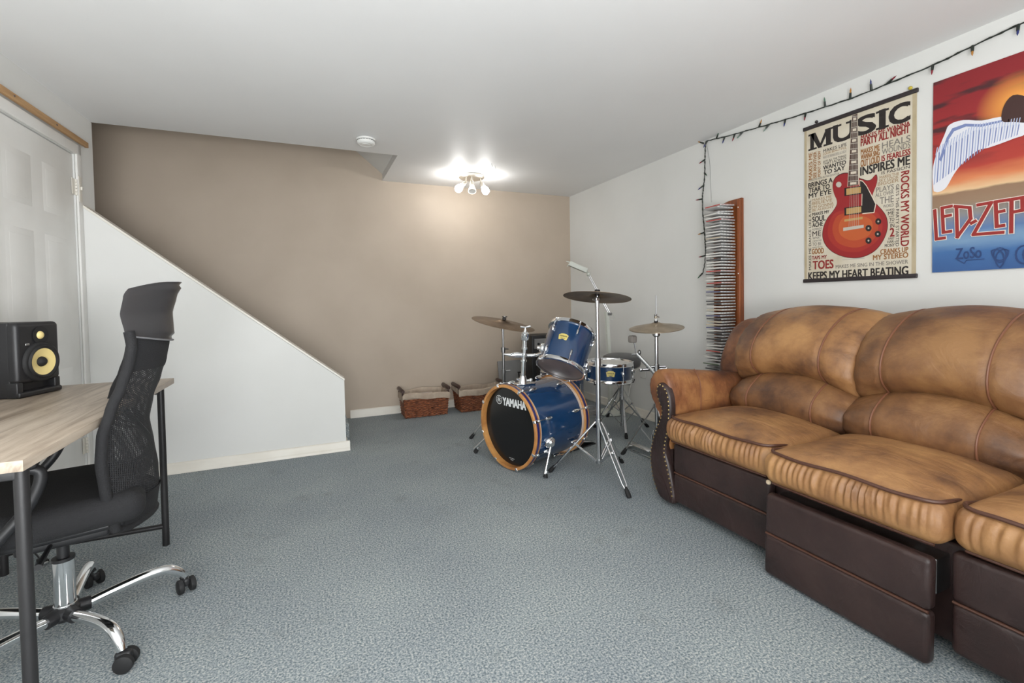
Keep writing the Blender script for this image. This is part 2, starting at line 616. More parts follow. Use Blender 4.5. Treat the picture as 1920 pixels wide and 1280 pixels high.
# stairwell: walls above the ceiling, the sloped soffit and the far end
b = MB(); b.box((-3.3, OY, H + 0.066), (0.9, OY + 0.1, 4.3)); struct('wall_stairwell_front', b, WHITE_WALL)
b = MB(); b.box((-3.4, 3.72, 0), (-3.3, YB, 4.3)); struct('wall_stairwell_left', b, TAUPE)
b = MB(); b.box((-3.3, 3.72, 0), (-1.36, 3.82, H + 0.066)); struct('wall_stairwell_side', b, WHITE_WALL)
b = MB(); b.box((-3.4, OY, 4.3), (0.9, YB, 4.4)); struct('ceiling_stairwell', b, CEIL)
b = MB()
sx, sz = 0.69, H + 0.066
b.prism([(sx, sz), (sx + 0.2, sz), (sx - 2.0, sz + 1.8), (sx - 2.2, sz + 1.8)], -YB, -OY, T=Matrix(((1, 0, 0, 0), (0, 0, -1, 0), (0, 1, 0, 0), (0, 0, 0, 1))))
struct('ceiling_soffit', b, WHITE_WALL)

# half wall beside the stairs
XZ = Matrix(((1, 0, 0, 0), (0, 0, -1, 0), (0, 1, 0, 0), (0, 0, 0, 1)))    # (x, y, z) -> (x, -z, y)
HT = [(lx(HY) + 0.004, 1.697), (0.23, 0.517)]
b = MB()
b.prism([(lx(HY) + 0.002, 0), (0.233, 0), HT[1], HT[0]], -HYB, -HY, T=XZ)
struct('wall_stair', b, WHITE_WALL)
b = MB()
dx, dz = HT[1][0] - HT[0][0], HT[1][1] - HT[0][1]
ln = math.hypot(dx, dz); nx, nz = -dz / ln, dx / ln
e = 0.013
b.prism([(HT[0][0], HT[0][1] + .001), (HT[1][0] + 0.002, HT[1][1] + .001), (HT[1][0] + 0.004, HT[1][1] + e * 1.1), (HT[0][0], HT[0][1] + e * 1.3)], -HYB - 0.006, -HY + 0.005, T=XZ)
struct('trim_1', b, TRIM)


def skirting(name, p0, p1, nrm, h=0.075, t=0.014, ext=0):
    b = MB()
    p0, p1, n = Vector((*p0, 0)), Vector((*p1, 0)), Vector((*nrm, 0))
    d = (p1 - p0).normalized()
    prof = [(0, 0), (t + 0.01, 0), (t + 0.01, 0.012), (t + 0.004, 0.02), (t, 0.024), (t, h - 0.012), (t - 0.005, h - 0.004), (t - 0.01, h), (0, h)]
    vs = []
    for P in (p0, p1):
        for (a, z) in prof:
            vs.append(P + n * (a + 0.0005) + Vector((0, 0, z + 0.001)))
    k = len(prof)
    fs = [tuple(range(k)), tuple(reversed(range(k, 2 * k)))]
    for i in range(k):
        j = (i + 1) % k
        fs.append((i, k + i, k + j, j))
    b.add(vs, fs)
    struct(name, b, TRIM, angle=50)


skirting('baseboard_back', (0.34, YB), (XR - 0.026, YB), (0, -1))
skirting('baseboard_right', (XR, YF), (XR, YB - 0.03), (-1, 0))
skirting('baseboard_stair', (lx(HY) + 0.03, HY), (0.258, HY), (0, -1), h=0.07, t=0.012)
skirting('baseboard_stair_end', (0.2335, HY - 0.0), (0.2335, HYB), (1, 0), h=0.07, t=0.012)

# stairs behind the half wall
st = thing('staircase', 'grey carpeted stairs rising to the left behind the white half wall', 'stairs', (0.2, 4.2, 0))
for i in range(8):
    b = MB()
    b.rbox((0.27 - 0.215 * (i + 1) - 0.03, 3.826, 0.0), (0.27 - 0.215 * i, YB - 0.01, 0.18 * (i + 1) - 0.03 if i else 0.15), 0.012)
    obj('step', b, CARPET, st, world=True)

# door in the left wall
ang = math.atan(0.036)
LW = Matrix.Translation(Vector((lx(DY0), DY0, 0))) @ Matrix.Rotation(-ang, 4, 'Z')     # local y runs along the wall, x into the room
dl = (DY1 - DY0) / math.cos(ang)
dr = MB()
dr.rbox((-0.045, 0.004, 0.012), (-0.006, dl - 0.006, DZ - 0.004), 0.003, T=LW)
for (ya, yb, za, zb) in ((0.10, 0.33, 0.20, 0.75), (0.43, 0.66, 0.20, 0.75), (0.10, 0.33, 0.88, 1.48), (0.43, 0.66, 0.88, 1.48), (0.10, 0.33, 1.6, 1.86), (0.43, 0.66, 1.6, 1.86)):
    for k, (o_, t_) in enumerate(((0.0, 0.0003), (0.03, 0.0008))):
        dr.rbox((-0.010, ya + o_, za + o_), (-0.006 + t_, yb - o_, zb - o_), 0.003, T=LW)
door = struct('door_1', dr, DOORM)
for z in (0.26, 1.80):
    h = MB()
    for k in range(5):
        h.tube([(0.004, dl + 0.002, z - 0.045 + k * 0.019), (0.004, dl + 0.002, z - 0.028 + k * 0.019)], 0.0065, 8, T=LW)
    h.box((-0.004, dl - 0.032, z - 0.045), (-0.001, dl - 0.003, z + 0.05), T=LW)
    obj('hinge', h, TRIM, door)
b = MB()
b.rbox((0.0005, dl + 0.006, 0.0), (0.012, dl + 0.058, DZ + 0.062), 0.003, T=LW)
b.rbox((0.0005, -0.06, 0.0), (0.012, -0.003, DZ + 0.062), 0.003, T=LW)
b.rbox((0.0005, -0.06, DZ + 0.004), (0.012, dl + 0.058, DZ + 0.062), 0.003, T=LW)
struct('trim_2', b, DOORM)
b = MB()
b.rbox((0.012, dl + 0.012, 1.72), (0.0145, dl + 0.044, 1.87), 0.001, T=LW)
b.rbox((0.0145, dl + 0.024, 1.79), (0.024, dl + 0.032, 1.81), 0.002, T=LW)
b.tube([(0.0145, dl + 0.034, 1.80), (0.02, dl + 0.046, 1.808)], 0.003, 6, T=LW)
top('latch_plate', b, TRIM, 'small painted metal latch plate on the door casing above the half wall', 'latch')
b = MB()
b.rbox((0.0125, -0.1, 2.066), (0.03, dl + 0.112, 2.098), 0.002, T=LW)
b.ball((0.03, dl - 0.25, 2.08), 0.005, 1, LW, 8)
b.ball((0.03, dl - 0.62, 2.084), 0.005, 1, LW, 8)
top('wooden_batten', b, [BATTEN, DKWOOD], 'unpainted pine batten nailed to the wall above the white door', 'batten')

# ------------------------------------------------------------------ sofa
SOFA_R = 0.0


def seat_cushion(x0, x1, y0, y1, z0, z1, parent, material, ph):
    hx, hy, hz = (x1 - x0) / 2, (y1 - y0) / 2, (z1 - z0) / 2
    cx, cy, cz = (x1 + x0) / 2, (y1 + y0) / 2, (z1 + z0) / 2

    def fn(p):
        s, t, w_ = (p.y - cy) / hy, (p.x - cx) / hx, (p.z - cz) / hz
        z, x, y = p.z, p.x, p.y
        if w_ > 0:
            z += w_ * 0.050 * (1 - abs(s) ** 2.6) * (1 - abs(t) ** 3)
        front = max(0.0, -t - 0.75) / 0.25
        x -= 0.026 * (1 - w_ * w_) * (1 - 0.5 * s ** 4) * max(0, -t) ** 2
        y += 0.010 * (1 - w_ * w_) * s
        # gathered leather below the piping
        g = max(0.0, min(1.0, (w_ + 0.75) / 1.1)) * (1.0 if w_ < 0.72 else max(0, (0.9 - w_) / 0.18))
        am = 0.5 + 0.5 * math.sin(3.1 * s + ph)
        q = s * 34 + 4.0 * math.sin(s * 4.3 + ph) + 0.9 * w_ * math.sin(s * 7 + ph)
        x += front * g * 0.0075 * ((2 * abs(math.sin(q)) ** 0.6 - 1) * am * 0.65 + 0.45 * math.sin(s * 71 + 2 * math.sin(s * 9 + ph) + w_))
        # soft dents on top
        if w_ > 0.5:
            z += 0.004 * math.sin(s * 3.3 + ph) * math.sin(t * 2.7 + 1.3 * ph) * (1 - t * t)
        return Vector((x, y, z))
    b = MB()
    b.rbox((x0, y0, z0), (x1, y1, z1), 0.034, 4, (14, 150, 10), fn=fn)
    o = obj('seat_cushion', b, material, parent, world=True, angle=80)
    zz, rc_ = z1 - 0.004, 0.045
    pts = [(x0 + 0.13 - 0.085 * k / 5, y1 - 0.007 - 0.004 * (5 - k) / 5, zz + 0.003 - 0.012 * (5 - k) / 5) for k in range(5)]
    pts += [(x0 + 0.002 + rc_ - rc_ * math.sin(PI / 12 * k), y1 - 0.007 - rc_ + rc_ * math.cos(PI / 12 * k), zz + 0.003) for k in range(6)]
    n = 26
    for k in range(n + 1):
        s = 1 - 2 * k / n
        pts.append((x0 + 0.001 - 0.007 * (1 - s ** 4), cy + s * (hy - 0.007 - rc_), zz + 0.003 + 0.004 * math.sin(4 * s + ph) * (1 - s ** 4)))
    pts += [(x0 + 0.002 + rc_ - rc_ * math.cos(PI / 12 * k), y0 + 0.007 + rc_ - rc_ * math.sin(PI / 12 * k), zz + 0.003) for k in range(1, 7)]
    pts += [(x0 + 0.045 + 0.085 * k / 5, y0 + 0.007 + 0.004 * k / 5, zz + 0.003 - 0.012 * k / 5) for k in range(1, 6)]
    for _ in (0,):
        b = MB(); b.tube(pts, 0.0062, 8, smooth=2)
        obj('piping', b, PIPE, o, world=True)
    b = MB()
    pts = [(x0 + 0.012 - 0.004 * (1 - (1 - 2 * k / 20) ** 4), y0 + 0.02 + (y1 - y0 - 0.04) * k / 20, z0 + 0.004) for k in range(21)]
    b.tube(pts, 0.005, 8)
    obj('piping', b, PIPE, o, world=True)
    return o


UP_PROF = [(2.285, .655, .075), (2.215, .690, .075), (2.160, .745, .062), (2.158, .82, .052), (2.205, .90, .046), (2.285, .965, .044), (2.39, 1.012, .044), (2.49, 1.030, .044),
           (2.59, 1.005, .042), (2.65, .92, .03), (2.64, .80, .0), (2.50, .69, .02), (2.38, .655, .05)]
LO_PROF = [(2.17, .44, 0), (2.105, .485, 0), (2.085, .54, .01), (2.098, .60, .035), (2.145, .655, .065), (2.215, .695, .075), (2.32, .69, .07), (2.42, .62, .03), (2.44, .50, 0), (2.30, .43, 0)]


def back_cushion(y0, y1, prof, parent, material, ph, p=5.0, seam=0.56, name='back_cushion'):
    P = catmull([Vector(q) for q in prof], 6, True)
    cx = sum(q.x for q in P) / len(P) + 0.04
    cz = sum(q.y for q in P) / len(P)
    cy, hy = (y0 + y1) / 2, (y1 - y0) / 2

    def pt(i, s, out=0.0):
        q = P[i % len(P)]
        x, z, a = q.x, q.y, q.z
        z = z - a * s * s
        k = (max(0.0, 1 - abs(s) ** p)) ** (1 / p)
        kx, kz = 0.52 + 0.48 * k, 0.965 + 0.035 * k
        # wrinkles fan in from the side seams, dents at the stitched lines
        f = 1 + out
        for sg in (-seam, seam):
            f -= 0.030 * math.exp(-((s - sg) / 0.035) ** 2)
        ang_ = math.atan2(z - cz, x - cx)
        f += 0.012 * max(0, abs(s) - 0.55) / 0.45 * math.sin(ang_ * 23 + 7 * s + ph) + 0.006 * math.sin(ang_ * 5 + 5.0 * s + ph)
        return Vector((cx + (x - cx) * kx * f, cy + s * hy, cz + (z - cz) * kz * f))
    b = MB()
    N = 72

    def g(u, v):
        s = math.sin((v * 2 - 1) * PI / 2)
        return pt(round(u * len(P)) % len(P), s)
    b.grid(len(P), N + 1, g, closeu=True)
    o0 = len(b.v)
    # close both ends
    n = len(P)
    b.f.append([i * (N + 1) for i in range(n)]); b.m.append(0)
    b.f.append([i * (N + 1) + N for i in range(n)]); b.m.append(0)
    o = obj(name, b, material, parent, world=True, angle=80)
    for sg in (-seam, seam):
        b = MB()
        fr = [i for i in range(len(P)) if P[i].x < cx + 0.17 and not (P[i].y < cz - 0.02 and P[i].x > cx - 0.02)]
        fr = [i for i in range(len(P)) if i / 6.0 <= (7.6 if prof is UP_PROF else 5.2) and i / 6.0 >= (0.6 if prof is UP_PROF else 0.4)]
        b.tube([pt(i, sg, 0.012) for i in fr], 0.0042, 8)
        obj('seam_piping', b, SEAM, o, world=True)
    return o


sofa = thing('recliner_sofa', 'tan leather recliner sofa with rolled arms and dark brown base along the white wall', 'sofa', (2.2, 1.0, 0))
b = MB()
b.rbox((1.735, 0.10, 0.035), (2.66, 1.90, 0.34), 0.01)
obj('base', b, DKL, sofa, world=True)
b = MB(); b.rbox((2.34, 0.06, 0.345), (2.655, 1.98, 0.86), 0.04, 3)
obj('back_frame', b, TAN3, sofa, world=True)
SEATS = [(1.285, 1.862, 1.675, TAN, .3), (0.715, 1.270, 1.635, TAN, 1.9), (0.135, 0.700, 1.675, TAN, 4.0)]
for k, (ya, yb, x0, m_, ph) in enumerate(SEATS):
    seat_cushion(x0, 2.19, ya, yb, 0.348, 0.478, sofa, m_, ph)
UPY = [(1.262, 1.905), (0.688, 1.278), (0.08, 0.70)]
for k, (ya, yb) in enumerate(UPY):
    back_cushion(ya, yb, UP_PROF, sofa, (TAN, TAN2, TAN2)[k], 1.3 * k + .4)
    back_cushion(max(ya, 0.13), min(yb, 1.87), LO_PROF, sofa, (TAN2, TAN2, TAN2)[k], 2.1 * k + 1.1, name='lumbar_cushion')
# side wings of the back
WING = [(2.36, .56, 0), (2.27, .60, 0), (2.262, .68, 0), (2.31, .80, .0), (2.37, .89, .0), (2.46, .945, .0), (2.56, .945, 0), (2.645, .88, 0), (2.66, .74, 0), (2.60, .58, 0), (2.46, .54, 0)]
for (ya, yb) in ((1.875, 2.095), (-0.10, 0.12)):
    P = catmull([Vector(q) for q in WING], 5, True)
    cx = sum(q.x for q in P) / len(P); cz = sum(q.y for q in P) / len(P)
    b = MB()

    def g(u, v):
        s = math.sin((v * 2 - 1) * PI / 2)
        q = P[round(u * len(P)) % len(P)]
        k = 0.45 + 0.55 * (max(0, 1 - abs(s) ** 3.4)) ** (1 / 3.4)
        return Vector((cx + (q.x - cx) * k, (ya + yb) / 2 + s * (yb - ya) / 2, cz + (q.y - cz) * k))
    b.grid(len(P), 21, g, closeu=True)
    for j in (0, 20):
        b.f.append([i * 21 + j for i in range(len(P))]); b.m.append(0)
    obj('back_wing', b, TAN3, sofa, world=True, angle=80)

# rolled arms: profile in the y-z plane; 'mir' mirrors about the sofa middle
ARM = [(1.868, .30), (1.866, .42), (1.864, .53), (1.868, .605), (1.885, .662), (1.920, .700), (1.962, .706), (2.002, .682), (2.030, .636), (2.030, .580), (2.008, .528), (1.978, .498), (1.955, .478)]
ARM_OUT = [(1.955, .478), (1.968, .44), (1.985, .38), (2.006, .31), (2.016, .24), (2.012, .16), (1.992, .09), (1.965, .03), (1.880, .03), (1.868, .16), (1.868, .30)]
PANEL = [(1.833, .030), (1.929, .030), (1.975, .088), (2.000, .160), (2.006, .245), (1.990, .315), (1.958, .395), (1.926, .455), (1.915, .500), (1.940, .545), (1.952, .590), (1.945, .622),
         (1.920, .640), (1.893, .634), (1.868, .610), (1.852, .572), (1.846, .520), (1.850, .450), (1.858, .400), (1.876, .330), (1.884, .270), (1.866, .215), (1.850, .165), (1.832, .09)]


def sofa_arm(mir):
    Y = (lambda y: y) if not mir else (lambda y: 1.996 - y)
    arm = ARM if not mir else ARM
    P = catmull([Vector((q[0], q[1], 0)) for q in ARM], 4)
    cy, cz = 1.945, .58
    xs = [1.700, 1.703, 1.712, 1.728, 1.75, 1.80, 1.86, 1.93, 2.0, 2.1, 2.2, 2.3, 2.45]
    infl = [0.80, 0.90, 0.965, 1.0, 1.02, 1.03, 1.025, 1.01, 1.0, 0.985, 0.97, 0.95, 0.93]
    b = MB()
    n = len(P)
    vs = []
    for j, x in enumerate(xs):
        for i, q in enumerate(P):
            k = infl[j]
            wv = 0.0022 * math.sin(i * 2.1 + 0.5 * math.sin(i)) * max(0, 1 - (x - 1.70) / 0.16)
            yy, zz = q.x, q.y
            if zz > .5:
                yy = cy + (yy - cy) * (k + wv * 8); zz = cz + (zz - cz) * (k + wv * 8)
            else:
                yy += 0
            zz -= 0.055 * (x - 1.7) / 0.6 if zz > .55 else 0.0
            vs.append((x, Y(yy), zz))
    fs = []
    for j in range(len(xs) - 1):
        for i in range(n - 1):
            fs.append((j * n + i, j * n + i + 1, (j + 1) * n + i + 1, (j + 1) * n + i))
    fs.append(tuple(range(n)))
    fs.append(tuple((len(xs) - 1) * n + i for i in range(n)))
    for j in range(len(xs) - 1):
        fs.append((j * n, (j + 1) * n, (j + 1) * n + n - 1, j * n + n - 1))
    b.add(vs, fs)
    o = obj('arm', b, TAN3, sofa, world=True, angle=60)
    b = MB()
    b.tube([(1.90, Y(1.862), .36), (1.905, Y(1.862), .50), (1.91, Y(1.872), .63), (1.915, Y(1.918), .695)], 0.003, 6, smooth=5)
    obj('seam_piping', b, SEAM, o, world=True)
    b = MB()
    Q = catmull([Vector((q[0], q[1], 0)) for q in ARM_OUT], 3)
    b.prism([(Y(q.x), q.y) for q in Q], 1.715, 2.62, T=Matrix(((0, 0, 1, 0), (1, 0, 0, 0), (0, 1, 0, 0), (0, 0, 0, 1))))
    obj('arm_side', b, DKL, sofa, world=True, angle=50)
    # scrolled front panel
    Q = catmull([Vector((q[0], q[1], 0)) for q in PANEL], 4, True)
    cyp = sum(q.x for q in Q) / len(Q); czp = sum(q.y for q in Q) / len(Q)
    b = MB()
    n = len(Q)
    # inset rings following the outline so that the panel swells forward
    rings = [(0.0, 1.716), (0.0, 1.690), (0.004, 1.683), (0.010, 1.679), (0.020, 1.676)]
    cent = []
    for i, q in enumerate(Q):
        t = (Q[(i + 1) % n] - Q[i - 1]).normalized()
        cent.append(Vector((-t.y, t.x, 0)))
    area = sum(Q[i].x * Q[(i + 1) % n].y - Q[(i + 1) % n].x * Q[i].y for i in range(n))
    sg = 1 if area > 0 else -1
    vs = []
    for (ins, x) in rings:
        for i, q in enumerate(Q):
            p_ = q + cent[i] * (ins * sg)
            vs.append((x, Y(p_.x), p_.y))
    fs = []
    for j in range(len(rings) - 1):
        for i in range(n):
            k = (i + 1) % n
            fs.append((j * n + i, j * n + k, (j + 1) * n + k, (j + 1) * n + i))
    fs.append(tuple(range((len(rings) - 1) * n, len(rings) * n)))
    b.add(vs, fs)
    pan = obj('arm_panel', b, DKL, sofa, world=True, angle=50)
    nail = None
    ins = 0.011
    L_ = [Q[i] + cent[i] * (ins * sg) for i in range(n)] + [Q[0] + cent[0] * (ins * sg)]
    acc, step_ = 0.0, 0.0215
    for i in range(n):
        a_, c_ = L_[i], L_[i + 1]
        d_ = (c_ - a_).length
        while acc < d_:
            q = a_.lerp(c_, acc / d_)
            if q.y > 0.055:
                T = Matrix.Translation(Vector((1.679, Y(q.x), q.y)) - Vector((2.2, 1.0, 0)))
                if nail is None:
                    nb = MB(); nb.ball((0, 0, 0), 0.0048, n=8, sc=(.55, 1, 1))
                    nail = obj('nail_head', nb, BRASSY, pan)
                    nail.matrix_local = T
                else:
                    c2 = nail.copy(); COL.objects.link(c2); c2.parent = pan; c2.matrix_local = T
            acc += step_
        acc -= d_


sofa_arm(False)
sofa_arm(True)


def panel(x, ya, yb, z0, z1, tilt, name):
    b = MB()
    zm = (z0 + z1) / 2

    def puff(p):
        s = (p.y - (ya + yb) / 2) / ((yb - ya) / 2)
        return Vector((p.x + tilt * (p.z - z1), p.y, p.z))
    b.rbox((x, ya, z0), (x + 0.045, yb, zm - 0.002), 0.016, 3, (1, 8, 2), fn=puff)
    b.rbox((x, ya, zm + 0.002), (x + 0.045, yb, z1), 0.016, 3, (1, 8, 2), fn=puff)
    o = obj(name, b, DKL, sofa, world=True, angle=70)
    b = MB()
    b.tube([(x + 0.006 + tilt * (zm - z1), ya + 0.004, zm), (x + 0.006 + tilt * (zm - z1), yb - 0.004, zm)], 0.0045, 8)
    obj('piping', b, PIPE, o, world=True)
    return o


panel(1.690, 1.295, 1.840, 0.040, 0.342, 0.0, 'footrest_panel')
panel(1.612, 0.728, 1.255, 0.008, 0.318, 0.04, 'footrest_panel')
panel(1.680, 0.145, 0.712, 0.040, 0.338, 0.0, 'footrest_panel')
b = MB()
for y in (0.80, 1.20):
    for k in (0, 0.012):
        b.tube([(1.733, y + k, 0.322), (1.728, y + k, 0.34)], 0.003, 6)
b.rbox((1.66, 0.735, 0.20), (1.736, 1.25, 0.305), 0.004)
obj('recliner_mechanism', b, [DKSTEEL], sofa, world=True)
b = MB(); b.ball((1.678, 1.290, 0.335), 0.010, n=10)
obj('fabric_tab', b, mat('cream_tab', S(226, 206, 176), 0.8), sofa, world=True)

# ------------------------------------------------------------------ drum kit


def hoop_ring(b, r, z0, z1, t=0.010, mi=0, T=None, flange=0.0):
    b.lathe([(r, z0), (r + t, z0), (r + t + flange, z0 + 0.002) if flange else (r + t, z0 + .001), (r + t, z0 + 0.005), (r + t, z1 - 0.003), (r + t - 0.002, z1), (r + 0.002, z1), (r, z1 - 0.003)], 56, mi, T, closed=True)


def lug(b, T, r, ang_, z, ln, w_=0.016):
    """a teardrop lug casting on the shell"""
    M = T @ Matrix.Rotation(ang_, 4, 'Z') @ Matrix.Translation(Vector((r, 0, z)))
    b.ball((0.006, 0, 0), 0.5, 0, M, 10, (0.026, w_, ln))


def make_tom(t, T, r, L, lugs, badge_ang, badge_z, top_mat, bot_mat, lug_mode='split', badge_w=0.046):
    b = MB()
    b.lathe([(r, 0.006), (r, L - 0.006), (r - 0.008, L - 0.004), (r - 0.008, 0.004)], 64, 0, T, closed=True)
    obj('shell', b, BLUE, t, world=True, angle=50)
    for (z0, z1, hm, hz) in ((-0.012, 0.016, bot_mat, 0.001), (L - 0.016, L + 0.012, top_mat, L - 0.001)):
        b = MB(); hoop_ring(b, r, z0, z1, 0.009, T=T, flange=0.004)
        obj('rim', b, CHROME, t, world=True, angle=50)
        b = MB(); b.lathe([(0, hz - 0.001), (r - 0.004, hz - 0.001), (r + 0.001, hz), (r - 0.004, hz + 0.001), (0, hz + 0.001)], 48, 0, T)
        obj('drum_head', b, hm, t, world=True, angle=50)
    for a in lugs:
        if lug_mode == 'split':
            for (z, zr) in ((0.062, -0.008), (L - 0.062, L + 0.008)):
                b = MB(); lug(b, T, r, a, z, 0.050)
                M = T @ Matrix.Rotation(a, 4, 'Z')
                b.tube([(r + 0.012, 0, z), (r + 0.012, 0, zr)], 0.0028, 6, T=M)
                b.ball((r + 0.012, 0, zr), 0.006, 0, M, 8)
                obj('lug', b, CHROME, t, world=True)
        else:
            b = MB(); lug(b, T, r, a, L / 2, 0.05, 0.02)
            M = T @ Matrix.Rotation(a, 4, 'Z')
            b.tube([(r + 0.012, 0, -0.008), (r + 0.012, 0, L + 0.008)], 0.003, 6, T=M)
            for z in (-0.008, L + 0.010):
                b.ball((r + 0.012, 0, z), 0.006, 0, M, 8)
            obj('lug', b, CHROME, t, world=True)
    if badge_ang is not None:
        b = MB()
        h_ = badge_w * 0.27
        prof = [(-0.5, -0.9), (0.5, -0.9), (0.62, 0.55), (0.3, 0.95), (0, 1.0), (-0.3, 0.95), (-0.62, 0.55)]

        def wrap(u, v, e=0.0015):
            a = badge_ang + u / r
            return T @ Vector(((r + e) * math.cos(a), (r + e) * math.sin(a), badge_z + v))
        n = len(prof)
        fan = []
        b.add([wrap(0, 0)] + [wrap(p[0] * badge_w * .62, p[1] * h_) for p in prof], [(0, 1 + i, 1 + (i + 1) % n) for i in range(n)])
        bo = obj('badge', b, BADGE, t, world=True)
        tb = MB()
        put_text(tb, 'YAMAHA', -badge_w * .30, badge_w * .30, -h_ * .05, h_ * .42)
        tb.v = [wrap(p.x, p.y, 0.0024) for p in tb.v]
        obj('lettering', tb, INK, bo, world=True)
        tb = MB()
        put_text(tb, 'CUSTOM', -badge_w * .18, badge_w * .18, -h_ * .62, -h_ * .34)
        tb.v = [wrap(p.x, p.y, 0.0024) for p in tb.v]
        obj('lettering', tb, INK, bo, world=True)


# bass drum
az_, el_ = math.radians(17.6), math.radians(1.2)
AX = Vector((math.cos(el_) * math.cos(az_), math.cos(el_) * math.sin(az_), math.sin(el_)))
BC = Vector((1.143, 2.729, 0.2765))
BT = frame(BC, AX)
BL = 0.495
bass = thing('bass_drum', 'large blue bass drum with wooden hoops and a black front head lying on its side', 'bass drum', (1.37, 2.80, 0))
RB = 0.253
b = MB(); b.lathe([(RB, 0.041), (RB, BL - 0.041), (RB - 0.01, BL - 0.041), (RB - 0.01, 0.041)], 96, 0, BT, closed=True)
obj('shell', b, BLUE, bass, world=True, angle=50)
for (z0, sgn) in ((0.0, 1), (BL, -1)):
    b = MB()
    z = lambda a: z0 + sgn * a
    b.lathe([(RB + .001, z(0)), (RB + 0.017, z(0)), (RB + 0.019, z(0.002)), (RB + 0.019, z(0.011))], 96, 0, BT)
    b.lathe([(RB + 0.019, z(0.011)), (RB + 0.0195, z(0.012)), (RB + 0.0195, z(0.030)), (RB + 0.019, z(0.031))], 96, 1, BT)
    b.lathe([(RB + 0.019, z(0.031)), (RB + 0.019, z(0.040)), (RB + 0.017, z(0.042)), (RB + 0.001, z(0.042)), (RB + .001, z(0))], 96, 0, BT)
    obj('hoop', b, [HOOPW, NAVY], bass, world=True, angle=40)
    b = MB(); hz = z0 + sgn * 0.034
    b.lathe([(0, hz), (RB - 0.002, hz), (RB, hz + sgn * 0.004), (RB - .002, hz + sgn * .006), (0, hz + sgn * 0.006)], 64, 0, BT)
    hd = obj('drum_head', b, HEADB if sgn > 0 else HEADW, bass, world=True)
    b = MB(); b.lathe([(RB, z0 + sgn * 0.043), (RB + 0.008, z0 + sgn * 0.043), (RB + 0.008, z0 + sgn * 0.056), (RB, z0 + sgn * 0.056)], 64, 0, BT, closed=True)
    obj('head_ring', b, mat('pale_flesh_ring', S(206, 186, 170), 0.4), bass, world=True)
    if sgn > 0:
        # printed maker's mark: canonical x is to the left as one faces the drum
        tb = MB()
        TT = BT @ Matrix.Translation(Vector((0, 0, 0.0335))) @ Matrix.Diagonal((-1, 1, 1, 1))
        put_text(tb, 'YAMAHA', -0.070, 0.150, 0.128, 0.178, 0, 0, TT, bold=0.06)
        obj('lettering', tb, [SILVER_INK, HEADB], hd, world=True, smooth=False)
        tb = MB()
        ring = [(0.030 * math.cos(a * PI / 16), 0.030 * math.sin(a * PI / 16)) for a in range(32)]
        ri = [(0.0265 * math.cos(a * PI / 16), 0.0265 * math.sin(a * PI / 16)) for a in range(32)]
        tb.add([(-0.108 + p[0], 0.157 + p[1], 0) for p in ring], [tuple(range(32))], 0, TT)
        tb.add([(-0.108 + p[0], 0.157 + p[1], -0.0004) for p in ri], [tuple(range(32))], 1, TT)
        for k in range(3):      # three crossed tuning forks
            a = PI / 2 + k * 2 * PI / 3
            ca, sa = math.cos(a), math.sin(a)
            def q(lo_, wi0, wi1):
                return [(-0.108 + ca * x - sa * y, 0.157 + sa * x + ca * y, -0.0008) for (x, y) in ((lo_[0], wi0), (lo_[1], wi0), (lo_[1], wi1), (lo_[0], wi1))]
            tb.add(q((-0.022, 0.006), -0.0012, 0.0012), [(0, 1, 2, 3)], 0, TT)
            tb.add(q((0.004, 0.007), -0.0055, 0.0055), [(0, 1, 2, 3)], 0, TT)
            tb.add(q((0.006, 0.0245), -0.0055, -0.0030), [(0, 1, 2, 3)], 0, TT)
            tb.add(q((0.006, 0.0245), 0.0030, 0.0055), [(0, 1, 2, 3)], 0, TT)
        obj('emblem', tb, [SILVER_INK, HEADB], hd, world=True, smooth=False)
        tb = MB()
        put_text(tb, 'MADE IN THE USA', -0.024, 0.026, -0.213, -0.208, 0, 0, TT)
        put_text(tb, 'BASS 20', -0.010, 0.014, -0.223, -0.218, 0, 0, TT)
        obj('lettering', tb, [SILVER_INK, HEADB], hd, world=True, smooth=False)
for k in range(8):
    a = math.radians(118 + 45 * k)
    M = BT @ Matrix.Rotation(a, 4, 'Z')
    for (z0, sgn) in ((0, 1), (BL, -1)):
        b = MB()
        b.rbox((RB + 0.004, -0.009, z0 - 0.004), (RB + 0.026, 0.009, z0 + 0.004), 0.003, T=M) if sgn > 0 else b.rbox((RB + 0.004, -0.009, z0 - 0.004), (RB + 0.026, 0.009, z0 + 0.004), 0.003, T=M)
        b.rbox((RB + 0.019, -0.010, min(z0, z0 + sgn * .036)), (RB + 0.027, 0.010, max(z0, z0 + sgn * .036)), 0.003, T=M)
        b.tube([(RB + 0.025, 0, z0 + sgn * 0.030), (RB + 0.022, 0, z0 + sgn * 0.115)], 0.0032, 6, T=M)
        b.ball((RB + 0.026, 0, z0 + sgn * 0.030), 0.010, 0, M, 10)
        b.ball((RB + 0.016, 0, z0 + sgn * 0.122), 0.5, 0, M, 10, (0.032, 0.022, 0.07))
        obj('claw_hook', b, CHROME, bass, world=True)
